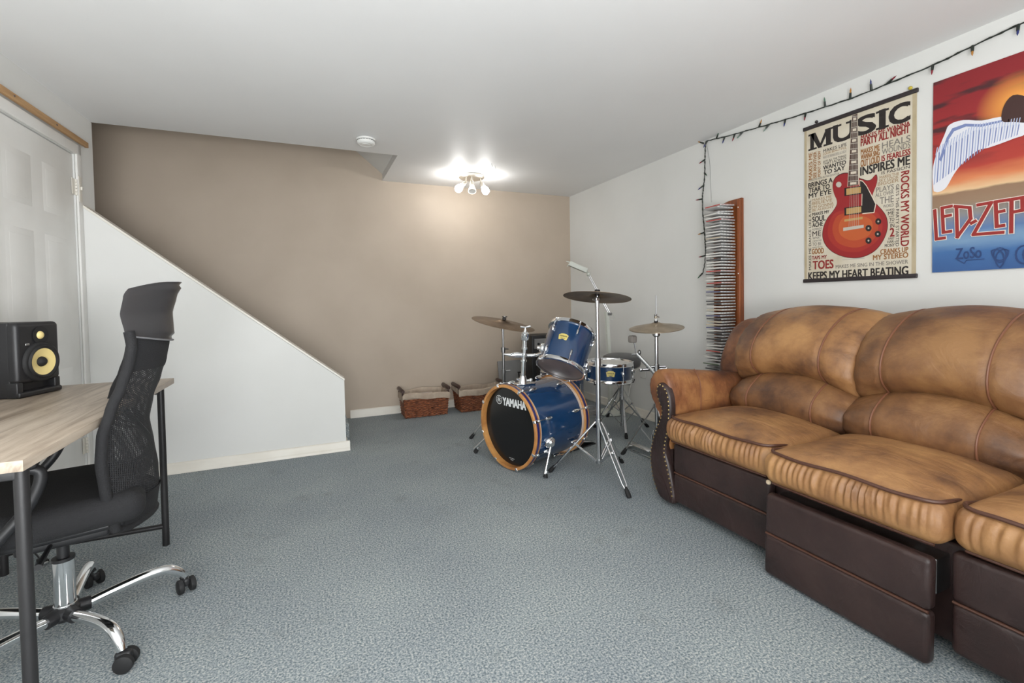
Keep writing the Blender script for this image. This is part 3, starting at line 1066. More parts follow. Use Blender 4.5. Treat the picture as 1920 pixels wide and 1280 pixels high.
# spurs
for (foot, hub_a) in (((1.291, 2.494, 0.0), -163), ((1.063, 3.145, 0.0), -17)):
    a = math.radians(hub_a)
    M = BT @ Matrix.Rotation(a, 4, 'Z')
    hub = M @ Vector((RB + 0.02, 0, 0.135))
    b = MB()
    b.ball((RB + 0.006, 0, 0.135), 0.5, 0, M, 14, (0.05, 0.075, 0.085))
    b.lathe([(0, 0), (0.026, 0), (0.028, 0.004), (0.022, 0.012), (0.010, 0.022), (0, 0.023)], 20, 0, frame(M @ Vector((RB + .018, 0, 0.135)), M.to_3x3() @ Vector((1, 0, 0))))
    ft = Vector(foot)
    b.tube([hub, ft + Vector((0, 0, 0.03))], [0.0095, 0.0085], 10)
    b.tube([hub.lerp(ft, 0.78), hub.lerp(ft, 0.84)], 0.013, 10)
    b.tube([ft + Vector((0, 0, 0.03)), ft + Vector((0, 0, 0.002))], [0.004, 0.001], 6)
    sp = obj('spur', b, CHROME, bass, world=True)
    b = MB(); b.tube([hub.lerp(ft, 0.86), hub.lerp(ft, 0.965)], [0.011, 0.016], 12)
    obj('rubber_foot', b, RUBBER if hub_a < -90 else RUBBER, sp, world=True)
b = MB()
b.rbox((-0.07, -0.035, 0), (0.07, 0.035, 0.012), 0.005, T=frame(BT @ Vector((0.0, RB - 0.002, 0.165)), (0, 0, 1)) )
obj('tom_mount', b, CHROME, bass, world=True)

# tom holder post standing on the bass drum: a part of it
HB = BT @ Vector((0.0, RB + 0.006, 0.150))
HTp = Vector((HB.x + 0.012, HB.y - 0.03, 0.905))
hd_ = (HTp - HB)


def hp(t):
    return HB + hd_ * t


b = MB()
b.tube([hp(0), hp(0.07), hp(0.14)], [0.034, 0.027, 0.019], 16)
b.tube([hp(0.14), hp(0.55)], 0.0145, 16)
b.tube([hp(0.40), hp(0.43)], 0.022, 16)
b.tube([hp(0.43), hp(0.93)], 0.0115, 16)
b.tube([hp(0.50), hp(0.535)], 0.024, 16)
b.tube([hp(0.62), hp(0.655)], 0.020, 16)
b.tube([hp(0.655), hp(0.78)], 0.0155, 16)
b.tube([hp(0.78), hp(0.80), hp(0.90), hp(0.93)], [0.022, 0.027, 0.027, 0.018], 18)
b.tube([hp(0.93), hp(0.97), hp(1.0)], [0.014, 0.008, 0.006], 12)
b.ball(hp(1.01), 0.5, 0, None, 10, (0.014, 0.014, 0.014))
b.tube([hp(1.01) + Vector((-0.032, 0.01, 0.004)), hp(1.01), hp(1.01) + Vector((0.032, -0.01, 0.006))], [0.008, 0.005, 0.008], 8)
# clamp sticking out to the left and the arm to the tom
q = hp(0.51)
b.tube([q, q + Vector((-0.05, 0.01, 0.006)), q + Vector((-0.085, 0.02, 0.004))], [0.016, 0.019, 0.014], 12)
b.tube([q + Vector((-0.085, 0.02, 0.004)), q + Vector((-0.13, 0.03, 0.012))], [0.012, 0.004], 8)
b.tube([q, q + Vector((0.07, -0.03, 0.0)), Vector((1.375, 2.66, 0.745))], 0.011, 10, smooth=5)
for k in range(4):
    b.ball(q + Vector((-0.025 - k * 0.02, 0.004, 0.014)), 0.007, 0, None, 8)
# wing bolts on the base
b.tube([hp(0.06), hp(0.06) + Vector((-0.045, 0.0, 0.012))], [0.010, 0.006], 8)
b.tube([hp(0.04), hp(0.04) + Vector((0.05, -0.01, 0.004))], [0.010, 0.008], 8)
b.ball(hp(0.04) + Vector((0.055, -0.01, 0.006)), 0.013, 0, None, 10)
post = obj('tom_holder', b, CHROME, bass, world=True)

# tom
ta, te = 0.491, 0.976
TA = Vector((math.cos(te) * math.cos(ta), math.cos(te) * math.sin(ta), math.sin(te)))
TM = frame((1.476, 2.611, 0.645), TA)
tom = thing('tom_drum', 'blue rack tom tilted steeply above the bass drum with its brown lower head showing', 'tom drum', (1.53, 2.64, 0.64))
make_tom(tom, TM, 0.151, 0.276, [math.radians(74 + 62 * k if k < 2 else 74 + 62 + 59.5 * (k - 1)) for k in range(6)], math.radians(107.5), 0.152, HEADW, HEADS, badge_w=0.084)
b = MB()
M = TM @ Matrix.Rotation(math.radians(38), 4, 'Z')
b.ball((0.151, 0, 0.09), 0.5, 0, M, 12, (0.05, 0.06, 0.07))
b.tube([(0.16, 0, 0.09), (0.185, 0, 0.08)], 0.013, 10, T=M)
obj('mount_bracket', b, CHROME, tom, world=True)

# floor tom
ft = thing('floor_tom', 'dark blue floor tom mostly hidden behind the tilted rack tom', 'floor tom', (1.965, 3.44, 0))
FM = frame((1.965, 3.44, 0.14), (0, 0, 1))
make_tom(ft, FM, 0.180, 0.36, [math.radians(20 + 60 * k) for k in range(6)], None, 0, HEADW, HEADS)
for k in range(3):
    a = math.radians(-75 + 120 * k)
    b = MB()
    p = Vector((1.965 + 0.203 * math.cos(a), 3.44 + 0.203 * math.sin(a), 0))
    b.tube([p + Vector((0, 0, 0.40)), p + Vector((0, 0, 0.06)), p + Vector((0.03 * math.cos(a), 0.03 * math.sin(a), 0.02))], 0.006, 8)
    b.ball(p + Vector((-0.012 * math.cos(a), -0.012 * math.sin(a), 0.30)), 0.5, 0, None, 10, (0.04, 0.04, 0.06))
    l_ = obj('leg', b, CHROME, ft, world=True)
    b = MB(); b.tube([p + Vector((0.022 * math.cos(a), 0.022 * math.sin(a), 0.03)), p + Vector((0.032 * math.cos(a), 0.032 * math.sin(a), 0.001))], [0.011, 0.014], 10)
    obj('rubber_foot', b, RUBBER, l_, world=True)

# snare
sn = thing('snare_drum', 'shallow blue snare drum with a white head held level on its stand', 'snare drum', (2.21, 3.12, 0.44))
SM = frame((2.21, 3.12, 0.440), (0.015, -0.03, 1), (0, 1, 0))
SR = Matrix.Identity(4)
sa0 = math.atan2((SM.to_3x3().inverted() @ Vector((-.091, -.153, 0))).y, (SM.to_3x3().inverted() @ Vector((-.091, -.153, 0))).x)
ctr = [sa0 + math.radians(-30 + 60 * k) for k in range(6)]
make_tom(sn, SM, 0.176, 0.135, ctr, sa0 - 0.02, 0.070, HEADW, HEADS, 'full', 0.090)
b = MB()
M = SM @ Matrix.Rotation(sa0 + math.radians(110), 4, 'Z')
b.rbox((0.178, -0.018, 0.015), (0.205, 0.018, 0.115), 0.006, T=M)
b.tube([(0.205, 0, 0.09), (0.225, 0, 0.04)], 0.006, 8, T=M)
b.lathe([(0, 0), (0.02, 0), (0.02, 0.012), (0, 0.013)], 16, 0, M @ frame((0.204, 0, 0.06), (1, 0, 0)))
obj('strainer', b, CHROME, sn, world=True)


def tripod(t, c, feet, zj, zb, m, double=True, rp=0.012):
    """legs of a stand; c: centre, zj: height of the leg joint, zb: height of the lower collar"""
    c = Vector((c[0], c[1], 0))
    for f_ in feet:
        F = Vector((f_[0], f_[1], 0.012))
        d = Vector((F.x - c.x, F.y - c.y, 0)).normalized()
        sd = Vector((-d.y, d.x, 0))
        A = c + d * 0.018 + Vector((0, 0, zj))
        b = MB()
        mid = A.lerp(F, 0.45)
        if double:
            for s in (-1, 1):
                b.tube([A + sd * (0.008 * s), A.lerp(F, 0.10) + sd * (0.014 * s), A.lerp(F, 0.86) + sd * (0.012 * s), A.lerp(F, 0.95) + sd * (0.003 * s)], 0.0048, 8)
        else:
            b.tube([A, F.lerp(A, 0.04)], 0.0095, 8, flat=0.5)
        # brace to the lower collar
        B_ = c + d * 0.016 + Vector((0, 0, zb))
        for s in ((-1, 1) if double else (0,)):
            b.tube([B_ + sd * (0.006 * s), mid + sd * (0.010 * s)], 0.0042, 6)
        b.ball(mid, 0.011, 0, None, 8)
        l_ = obj('leg', b, m, t, world=True)
        b = MB()
        b.tube([F.lerp(A, 0.10), F.lerp(A, 0.02), F + Vector((0, 0, -0.0115)) + d * 0.012], [0.009, 0.014, 0.012], 10)
        obj('rubber_foot', b, RUBBER, l_, world=True)


def collar(b, c, z, r, h):
    b.tube([(c[0], c[1], z - h / 2), (c[0], c[1], z + h / 2)], r, 14)


def cymbal(name_parent, c, n, R, m, bell=0.045, flip=False, nm='cymbal', dome=0.022):
    T = frame(c, n, (0, 1, 0))
    s = -1 if flip else 1
    pr = [(0.006, s * dome), (bell * .45, s * (dome - 0.003)), (bell * .8, s * (dome - 0.010)), (bell, s * (dome - 0.016)), (R * .5, s * (dome - 0.017 - 0.004)), (R * .8, s * (-0.004)), (R, s * -0.010)]
    prof = pr + [(a, z - 0.0016) for a, z in reversed(pr)]
    b = MB(); b.lathe(prof, 72, 0, T, closed=True)
    return obj(nm, b, m, name_parent, world=True, angle=50), T


# crash cymbal stand, in front
cs = thing('cymbal_stand', 'chrome cymbal stand with splayed double legs at the front of the drum kit', 'cymbal stand', (1.612, 2.389, 0))
b = MB()
cc = (1.612, 2.389)
b.tube([(cc[0], cc[1], 0.085), (cc[0], cc[1], 0.70)], 0.0145, 16)
b.tube([(cc[0], cc[1], 0.70), (cc[0], cc[1], 1.055)], 0.0105, 14)
collar(b, cc, 0.70, 0.019, 0.05); collar(b, cc, 0.335, 0.021, 0.035); collar(b, cc, 0.09, 0.020, 0.025)
b.tube([(cc[0] + .01, cc[1], 0.70), (cc[0] - .04, cc[1] + .01, 0.71)], [0.007, 0.005], 8)
obj('pole', b, STEEL, cs, world=True)
tripod(cs, cc, [(1.574, 2.055), (1.372, 2.572), (1.868, 2.508)], 0.335, 0.09, CHROME)
b = MB()
collar(b, cc, 1.055, 0.013, 0.04)
b.tube([(cc[0], cc[1], 1.06), (cc[0] + 0.003, cc[1], 1.145)], 0.004, 8)
b.rbox((cc[0] - 0.014, cc[1] - 0.012, 1.075), (cc[0] + 0.014, cc[1] + 0.012, 1.096), 0.004)
b.tube([(cc[0] - 0.03, cc[1], 1.082), (cc[0] + 0.01, cc[1], 1.085)], 0.006, 8)
obj('tilter', b, STEEL, cs, world=True)
cyt = thing('crash_cymbal', 'tarnished crash cymbal at the top of the front cymbal stand', 'cymbal', (1.614, 2.392, 1.10))
o_, T = cymbal(cyt, (1.614, 2.392, 1.104), (0.160, 0.095, 1), 0.205, CYMB)
b = MB(); b.lathe([(0.0, 0.023), (0.015, 0.023), (0.017, 0.030), (0.015, 0.038), (0, 0.038)], 16, 0, T); b.lathe([(0, 0.0), (0.014, 0.0), (0.014, 0.016), (0, 0.016)], 16, 0, T)
obj('felt_washer', b, INK, cyt, world=True)

# ride stand at the back left
rs = thing('cymbal_stand', 'dark cymbal stand behind the bass drum beside the wicker baskets', 'cymbal stand', (1.40, 3.385, 0))
cc = (1.400, 3.385)
b = MB()
b.tube([(cc[0], cc[1], 0.08), (cc[0], cc[1], 0.53)], 0.013, 14)
b.tube([(cc[0], cc[1], 0.53), (cc[0], cc[1], 0.70)], 0.0105, 14)
b.tube([(cc[0], cc[1], 0.70), (cc[0], cc[1], 0.865)], 0.008, 12)
collar(b, cc, 0.53, 0.018, 0.03); collar(b, cc, 0.70, 0.017, 0.04); collar(b, cc, 0.33, 0.019, 0.03)
b.tube([(cc[0], cc[1], 0.53), (cc[0] + .05, cc[1] - .02, 0.535)], 0.006, 8)
b.tube([(cc[0] - .02, cc[1], 0.71), (cc[0] + .04, cc[1] - .01, 0.705)], 0.005, 8)
obj('pole', b, DKSTEEL, rs, world=True)
tripod(rs, cc, [(1.158, 3.488), (1.430, 3.150), (1.607, 3.54)], 0.32, 0.09, STEEL)
b = MB()
collar(b, cc, 0.865, 0.011, 0.03)
b.rbox((cc[0] - .016, cc[1] - .012, 0.868), (cc[0] + .016, cc[1] + .012, 0.89), 0.004)
b.tube([(cc[0], cc[1], 0.88), (cc[0] + 0.012, cc[1] - 0.014, 0.968)], 0.0038, 8)
obj('tilter', b, DKSTEEL, rs, world=True)
ry = thing('ride_cymbal', 'wide ride cymbal tilted on the stand behind the bass drum', 'cymbal', (1.404, 3.378, 0.91))
o_, T = cymbal(ry, (1.404, 3.378, 0.915), (0.16, -0.181, 1), 0.252, CYMB, 0.06)
b = MB(); b.lathe([(0, 0.024), (0.016, 0.024), (0.016, 0.036), (0, 0.036)], 14, 0, T); b.tube([(-0.02, 0, 0.045), (0.0, 0, 0.040), (0.02, 0, 0.05)], 0.004, 6, T=T)
obj('felt_washer', b, INK, ry, world=True)

# hi-hat stand
hs = thing('hi_hat_stand', 'chrome hi-hat stand with pedal and a clamped side arm behind the sofa arm', 'hi-hat stand', (2.132, 2.467, 0))
hc = (2.132, 2.467)
b = MB()
b.tube([(*hc, 0.05), (*hc, 0.62)], 0.0145, 14)
b.tube([(*hc, 0.62), (*hc, 0.845)], 0.0125, 14)
b.tube([(*hc, 0.845), (*hc, 1.105)], 0.0035, 8)
b.tube([(*hc, 0.825), (*hc, 0.835), (*hc, 0.852)], [0.013, 0.025, 0.025], 16)
collar(b, hc, 0.36, 0.021, 0.03); collar(b, hc, 0.09, 0.020, 0.03); collar(b, hc, 0.62, 0.019, 0.045)
obj('pole', b, STEEL, hs, world=True)
tripod(hs, hc, [(1.984, 2.642), (2.060, 2.255), (2.355, 2.51)], 0.36, 0.09, STEEL, double=False)
b = MB()
M = Matrix.Translation(Vector((*hc, 0.605)))
b.tube([(-0.085, 0.05, 0.0), (0.06, -0.02, 0.004)], 0.012, 10, T=M)
b.tube([(-0.06, 0.03, 0.02), (0.05, -0.03, 0.022)], 0.009, 10, T=M)
b.ball((-0.09, 0.05, 0), 0.015, 0, M, 10); b.ball((0.066, -0.02, 0.006), 0.013, 0, M, 10)
obj('clamp', b, CHROME, hs, world=True)
b = MB()
b.tube([(2.122, 2.440, 0.555), (2.085, 2.48, 0.62), (2.028, 2.545, 0.712)], 0.0085, 8, flat=1.4)
b.ball((2.040, 2.53, 0.72), 0.019, 0, None, 10, (.6, .6, 1))
b.tube([(2.028, 2.545, 0.705), (2.016, 2.555, 0.80)], 0.0048, 8)
b.tube([(2.000, 2.56, 0.705), (2.03, 2.54, 0.71)], 0.005, 8)
arm_ = obj('clamp_arm', b, DKSTEEL, hs, world=True)
b = MB(); b.rbox((1.985, 2.535, 0.785), (2.031, 2.585, 0.835), 0.012, 3)
obj('beater', b, FELT, arm_, world=True)
b = MB()
b.rbox((2.085, 2.50, 0.04), (2.135, 2.73, 0.05), 0.004, T=Matrix.Translation(Vector((0, 0, 0))))
b.tube([(2.075, 2.735, 0.012), (2.145, 2.735, 0.012)], 0.009, 8)
for x in (2.075, 2.145):
    b.tube([(x, 2.735, 0.010), (x + .01, 2.455, 0.010)], 0.0045, 6)
    b.tube([(x + (0.01 if x > 2.1 else 0.0), 2.455, 0.010), (x + (.01 if x > 2.1 else 0), 2.452, 0.17), (2.132 + (.03 if x > 2.1 else -.03), 2.462, 0.20)], 0.0055, 8)
obj('pedal', b, CHROME, hs, world=True)
hh = thing('hi_hat_cymbals', 'pair of hi-hat cymbals closed together on the rod above the sofa arm', 'cymbal', (2.132, 2.467, 0.87))
o_, T = cymbal(hh, (2.132, 2.467, 0.894), (-0.115, -0.07, 1), 0.178, HATB, 0.05, nm='top_cymbal', dome=0.03)
cymbal(hh, (2.132, 2.467, 0.874), (-0.10, -0.06, 1), 0.177, HATB, 0.05, flip=True, nm='bottom_cymbal', dome=0.024)
b = MB(); b.lathe([(0, 0.03), (0.013, 0.03), (0.013, 0.040), (0, 0.040)], 14, 1, T); b.lathe([(0, 0.040), (0.008, 0.041), (0.006, 0.055), (0.010, 0.06), (0.010, 0.085), (0, 0.087)], 14, 0, T)
b.tube([(0.0, 0, 0.075), (0.028, 0.0, 0.062)], [0.006, 0.005], 8, 0, T)
obj('clutch', b, [CHROME, INK], hh, world=True)

# snare stand
ss = thing('snare_stand', 'low chrome snare stand with flat tripod legs under the snare drum', 'snare stand', (2.34, 3.12, 0))
sc_ = (2.335, 3.115)
b = MB()
b.tube([(*sc_, 0.045), (*sc_, 0.27)], 0.0145, 14); b.tube([(*sc_, 0.27), (*sc_, 0.405)], 0.011, 12)
collar(b, sc_, 0.27, 0.020, 0.03); collar(b, sc_, 0.06, 0.019, 0.03)
b.tube([(sc_[0], sc_[1], 0.39), (sc_[0] + .05, sc_[1] - 0.04, 0.388)], [0.007, 0.009], 8)
obj('pole', b, STEEL, ss, world=True)
tripod(ss, sc_, [(2.236, 2.938), (2.590, 3.122), (2.20, 3.31)], 0.262, 0.06, STEEL, double=False)
b = MB()
b.rbox((sc_[0] - .025, sc_[1] - .02, 0.395), (sc_[0] + .02, sc_[1] + .02, 0.424), 0.005)
for k in range(3):
    a = math.radians(200 + 120 * k)
    b.tube([(sc_[0], sc_[1], 0.418), (2.21 + 0.13 * math.cos(a), 3.12 + .13 * math.sin(a), 0.420), (2.21 + 0.192 * math.cos(a), 3.12 + .192 * math.sin(a), 0.421), (2.21 + 0.198 * math.cos(a), 3.12 + .198 * math.sin(a), 0.445)], 0.0055, 8)
obj('basket', b, BLACKM, ss, world=True)

# drum throne
th = thing('drum_throne', 'round black padded drum throne behind the snare drum', 'stool', (2.505, 3.36, 0))
tc_ = (2.505, 3.36)
b = MB()
b.lathe([(0, 0.500), (0.145, 0.500), (0.158, 0.508), (0.164, 0.530), (0.164, 0.560), (0.155, 0.585), (0.125, 0.598), (0.06, 0.604), (0, 0.605)], 40, 0, frame((*tc_, 0), (-0.03, -0.06, 1), (0, 1, 0)))
obj('seat', b, VINYL, th, world=True, angle=60)
b = MB(); b.tube([(*tc_, 0.07), (*tc_, 0.50)], 0.014, 12); collar(b, tc_, 0.33, 0.022, 0.05)
b.lathe([(0, 0), (0.022, 0), (0.026, 0.006), (0.022, 0.012), (0, 0.013)], 16, 0, frame((tc_[0] - .02, tc_[1] - .02, 0.33), (-1, -1, 0)))
obj('pole', b, CHROME, th, world=True)
tripod(th, tc_, [(2.29, 3.43), (2.50, 3.555), (2.64, 3.23)], 0.30, 0.10, CHROME, double=False)

# bass drum pedal at the rear hoop
pd = thing('bass_pedal', 'black and chrome kick pedal at the rear hoop of the bass drum', 'drum pedal', (1.70, 2.90, 0))
PM = Matrix.Translation(Vector((1.648, 2.885, 0))) @ Matrix.Rotation(az_, 4, 'Z')
b = MB(); b.rbox((0.0, -0.05, 0.002), (0.30, 0.05, 0.010), 0.003, T=PM); obj('base_plate', b, BLACKM, pd, world=True)
b = MB()
for y in (-0.055, 0.055):
    b.tube([(0.03, y, 0.008), (0.03, y * 0.8, 0.17)], 0.007, 8, T=PM)
b.tube([(0.03, -0.055, 0.165), (0.03, 0.055, 0.165)], 0.006, 8, T=PM)
obj('frame', b, CHROME, pd, world=True)
b = MB(); b.rbox((0.045, -0.038, -0.004), (0.30, 0.038, 0.004), 0.003, T=PM @ Matrix.Translation(Vector((0, 0, 0.075))) @ Matrix.Rotation(0.2, 4, 'Y')); obj('footboard', b, CHROME, pd, world=True)
b = MB(); b.tube([(0.03, 0, 0.165), (0.05, 0, 0.30)], 0.004, 8, T=PM); b.ball((0.052, 0, 0.315), 0.022, 1, PM, 12); obj('beater', b, [CHROME, FELT], pd, world=True)

# ------------------------------------------------------------------ wicker baskets by the back wall


def basket(o0, wx, wy, h, label, seed):
    x0, y0 = o0
    t = thing('wicker_basket', label, 'basket', (x0 + wx / 2, y0 + wy / 2, 0), 0, 'wicker baskets along the back wall')
    rnd = random.Random(seed)
    # woven outside: rows of strands passing in front of and behind the stakes
    rows = int(h * 0.80 / 0.0125)
    hs_ = rows * 0.0125
    per = 2 * (wx + wy)
    ns = int(per / 0.024 / 2) * 2
    b = MB()
    nu, nv = ns * 4, rows * 4 + 1

    def edge(u):
        d = (u % 1.0) * per
        for (a, px, py, dx, dy, nx_, ny_) in ((wx, 0, 0, 1, 0, 0, -1), (wy, wx, 0, 0, 1, 1, 0), (wx, wx, wy, -1, 0, 0, 1), (wy, 0, wy, 0, -1, -1, 0)):
            if d <= a:
                return x0 + px + dx * d, y0 + py + dy * d, nx_, ny_
            d -= a
        return x0, y0, 0, -1

    def g(u, v):
        x, y, nx_, ny_ = edge(u)
        zz = v * hs_
        row = min(rows - 1, int(v * rows))
        fr = v * rows - row
        wv = math.cos(u * ns * PI + (PI if row % 2 else 0))
        d = 0.0055 * wv + 0.0045 * math.sin(fr * PI) - 0.008
        k = 0.93 + 0.07 * v
        cx_, cy2 = x0 + wx / 2, y0 + wy / 2
        return Vector((cx_ + (x - cx_) * k + nx_ * d, cy2 + (y - cy2) * k + ny_ * d, zz + 0.003))
    b.grid(nu, nv, g, closeu=True)
    b.box((x0 + 0.03, y0 + 0.03, 0.004), (x0 + wx - 0.03, y0 + wy - 0.03, 0.014))
    obj('body', b, WICK, t, world=True, angle=75)
    # cloth liner folded over the rim
    b = MB()
    prof = [(0.040, 0.03), (0.028, hs_ * .6), (0.012, h - 0.004), (0.002, h + 0.004), (-0.007, h - 0.002), (-0.010, h - 0.02), (-0.010, h * 0.83), (-0.009, h * 0.77)]
    nu = 160

    def g2(u, v):
        x, y, nx_, ny_ = edge(u)
        i = v * (len(prof) - 1)
        k = min(len(prof) - 2, int(i)); f_ = i - k
        off = prof[k][0] + (prof[k + 1][0] - prof[k][0]) * f_
        z = prof[k][1] + (prof[k + 1][1] - prof[k][1]) * f_
        wr = 0.003 * math.sin(u * 90 + 3 * math.sin(u * 23 + seed)) + 0.002 * math.sin(u * 210 + z * 60)
        z += (0.010 * math.sin(u * 11 + seed) + 0.005 * math.sin(u * 31)) * (1 if v > .3 else 0) * (1.0 if v < .7 else 1.3)
        cx_, cy2 = x0 + wx / 2, y0 + wy / 2
        return Vector((cx_ + (x - cx_) * (1 - 2 * (off + wr) / wx), cy2 + (y - cy2) * (1 - 2 * (off + wr) / wy), z))
    b.grid(nu, 22, g2, closeu=True)
    obj('liner', b, LINER, t, world=True, angle=70)
    for (xx, sx_) in ((x0, -1), (x0 + wx, 1)):
        b = MB()
        yc_ = y0 + wy / 2
        for s in (-1, 1):
            b.tube([(xx + sx_ * .002, yc_ + s * wy * .36, h - 0.045), (xx + sx_ * .003, yc_ + s * wy * .36, h + 0.022)], 0.009, 8)
        b.tube([(xx + sx_ * .003, yc_ - wy * .46, h + 0.030), (xx + sx_ * .003, yc_ - wy * .40, h + 0.030), (xx + sx_ * .003, yc_ + wy * .40, h + 0.030), (xx + sx_ * .003, yc_ + wy * .46, h + 0.030)], [0.014, 0.019, 0.019, 0.014], 12)
        obj('handle', b, DKWOOD, t, world=True)
    return t


basket((0.790, 4.345), 0.435, 0.255, 0.225, 'left wicker basket with beige cloth liner holding papers, against the taupe wall', 1.0)
basket((1.330, 4.335), 0.48, 0.255, 0.225, 'right wicker basket with beige cloth liner partly hidden by the bass drum', 4.0)
b = MB()
b.rbox((0.87, 4.40, 0.175), (1.08, 4.55, 0.19), 0.002, T=Matrix.Identity(4))
b.rbox((0.88, 4.41, 0.1905), (1.10, 4.54, 0.200), 0.002)
b.box((0.86, 4.39, 0.02), (1.07, 4.54, 0.174))
top('paper_stack', b, mat('pale_paper', S(196, 182, 172), 0.8), 'stack of pale papers lying in the left wicker basket', 'papers')

# grey board with a cut-off word, leaning on the back wall
gb = thing('lettered_board', 'grey board with black serif letters leaning on the back wall behind the drums', 'board', (2.12, 4.55, 0))
lean = math.atan2(0.10, 0.44)
BM = Matrix.Translation(Vector((1.835, 4.500, 0.003))) @ Matrix.Rotation(-lean, 4, 'X')
b = MB(); b.rbox((0, 0, 0), (0.56, 0.012, 0.452), 0.002, T=BM)
obj('panel', b, GREYBOARD, gb, world=True)
tb = MB()
BF = BM @ Matrix(((1, 0, 0, 0), (0, 0, -1, -0.001), (0, 1, 0, 0), (0, 0, 0, 1)))
put_text(tb, 'D', 0.225, 0.300, 0.232, 0.322, 0, 0, BF, bold=0.03)
tb.add([(u, v, 0) for (u, v) in ((.215, .317), (.245, .317), (.245, .325), (.215, .325), (.215, .229), (.245, .229), (.245, .237), (.215, .237))], [(0, 1, 2, 3), (4, 5, 6, 7)], 0, BF)
obj('letter', tb, INK, gb, world=True, smooth=False)
tb = MB()
for (ua, ub, va, vb) in ((.330, .352, .232, .322), (.315, .367, .318, .325), (.315, .367, .229, .236)):
    tb.add([(ua, va, 0), (ub, va, 0), (ub, vb, 0), (ua, vb, 0)], [(0, 1, 2, 3)], 0, BF)
obj('letter', tb, INK, gb, world=True, smooth=False)

# amplifier in the corner
am = thing('guitar_amplifier', 'black amplifier cabinet standing in the corner behind the tilted tom', 'amplifier', (2.28, 4.28, 0))
b = MB()
b.rbox((2.035, 4.17, 0.02), (2.53, 4.42, 0.735), 0.012)
for x in (2.08, 2.48):
    for y in (4.21, 4.38):
        b.tube([(x, y, 0.0), (x, y, 0.022)], 0.02, 10)
obj('cabinet', b, BLACKP, am, world=True)
b = MB(); b.rbox((2.075, 4.160, 0.08), (2.49, 4.172, 0.56), 0.004); obj('grille', b, INK, am, world=True)
b = MB(); b.rbox((2.06, 4.155, 0.60), (2.505, 4.172, 0.70), 0.004); ap = obj('control_panel', b, GREYBOARD, am, world=True)
for k in range(7):
    b = MB(); b.tube([(2.10 + k * .06, 4.155, 0.65), (2.10 + k * .06, 4.138, 0.65)], [0.012, 0.010], 10); obj('knob', b, BLACKP, ap, world=True)

# bag on the floor behind the kick drum
b = MB()


def bagfn(p):
    return Vector((p.x + 0.01 * math.sin(p.y * 30 + p.z * 20), p.y + 0.012 * math.sin(p.x * 24), p.z * (1 + 0.10 * math.sin(p.x * 17 + p.y * 9))))


b.rbox((2.20, 3.80, 0.004), (2.41, 4.08, 0.13), 0.05, 4, (8, 8, 3), fn=lambda p: bagfn(p) if p.z > .02 else p)
top('gig_bag', b, mat('grey_nylon', S(96, 95, 96), 0.7, bump=(40, .5, .01)), 'crumpled grey bag on the carpet behind the bass drum', 'bag', (2.305, 3.94, 0))

# ------------------------------------------------------------------ floor lamp
fl = thing('floor_lamp', 'cream halogen floor lamp with a hinged arm beside the white wall behind the drums', 'floor lamp', (2.605, 3.657, 0))
b = MB(); b.lathe([(0, 0.003), (0.125, 0.003), (0.128, 0.010), (0.122, 0.022), (0.10, 0.032), (0.02, 0.036), (0, 0.036)], 40, 0, Matrix.Translation(Vector((2.605, 3.657, 0)))); obj('base', b, CREAMP, fl, world=True)
b = MB()
b.tube([(2.605, 3.657, 0.03), (2.600, 3.660, 0.50)], 0.024, 4); b.tube([(2.600, 3.660, 0.50), (2.582, 3.672, 0.965)], 0.0215, 4)
b.tube([(2.590, 3.665, 0.76), (2.57, 3.66, 0.76)], 0.007, 8)
obj('column', b, CREAMP, fl, world=True)
J = Vector((2.604, 3.652, 0.945)); E_ = Vector((2.442, 3.758, 1.325))
b = MB()
for s in (-1, 1):
    o_ = Vector((0.006 * s, -0.004 * s, 0))
    b.tube([J + o_, E_ + o_], 0.0044, 6)
b.tube([J + Vector((-.02, -.0, 0)), J + Vector((.02, 0, 0))], 0.013, 12)
obj('arm', b, DKSTEEL, fl, world=True)
b = MB()
hv = Vector((2.285, 3.845, 1.428)) - Vector((2.430, 3.765, 1.352))
HM = frame(Vector((2.430, 3.765, 1.352)), hv, (0, 0, 1))
ln_ = hv.length
b.rbox((-0.038, -0.018, 0.0), (0.038, 0.026, ln_), 0.006, T=HM)
lh = obj('lamp_head', b, CREAMP, fl, world=True)
b = MB(); b.rbox((-0.030, -0.0195, 0.012), (0.030, -0.012, ln_ - .012), 0.003, T=HM); obj('reflector', b, DKSTEEL, lh, world=True)
b = MB()
b.ball(E_ + Vector((0.0, 0, 0.0)), 0.021, 0, None, 12)
b.tube([E_, Vector((2.425, 3.768, 1.362))], 0.009, 8)
b.tube([Vector((2.43, 3.76, 1.365)), Vector((2.40, 3.765, 1.392))], 0.006, 8)
b.tube([Vector((2.285, 3.845, 1.43)), Vector((2.265, 3.85, 1.40))], 0.004, 6)
b.tube([Vector((2.29, 3.84, 1.44)), Vector((2.262, 3.858, 1.452))], 0.005, 6)
obj('knuckle', b, CREAMP, fl, world=True)
b = MB()
b.tube([J + Vector((0, 0, .005)), J + Vector((0.03, -0.03, -0.02)), J + Vector((0.02, -0.02, -0.05)), J + Vector((-0.012, 0, -0.045))], 0.0022, 6, smooth=5)
obj('cord', b, CREAMP, fl, world=True)

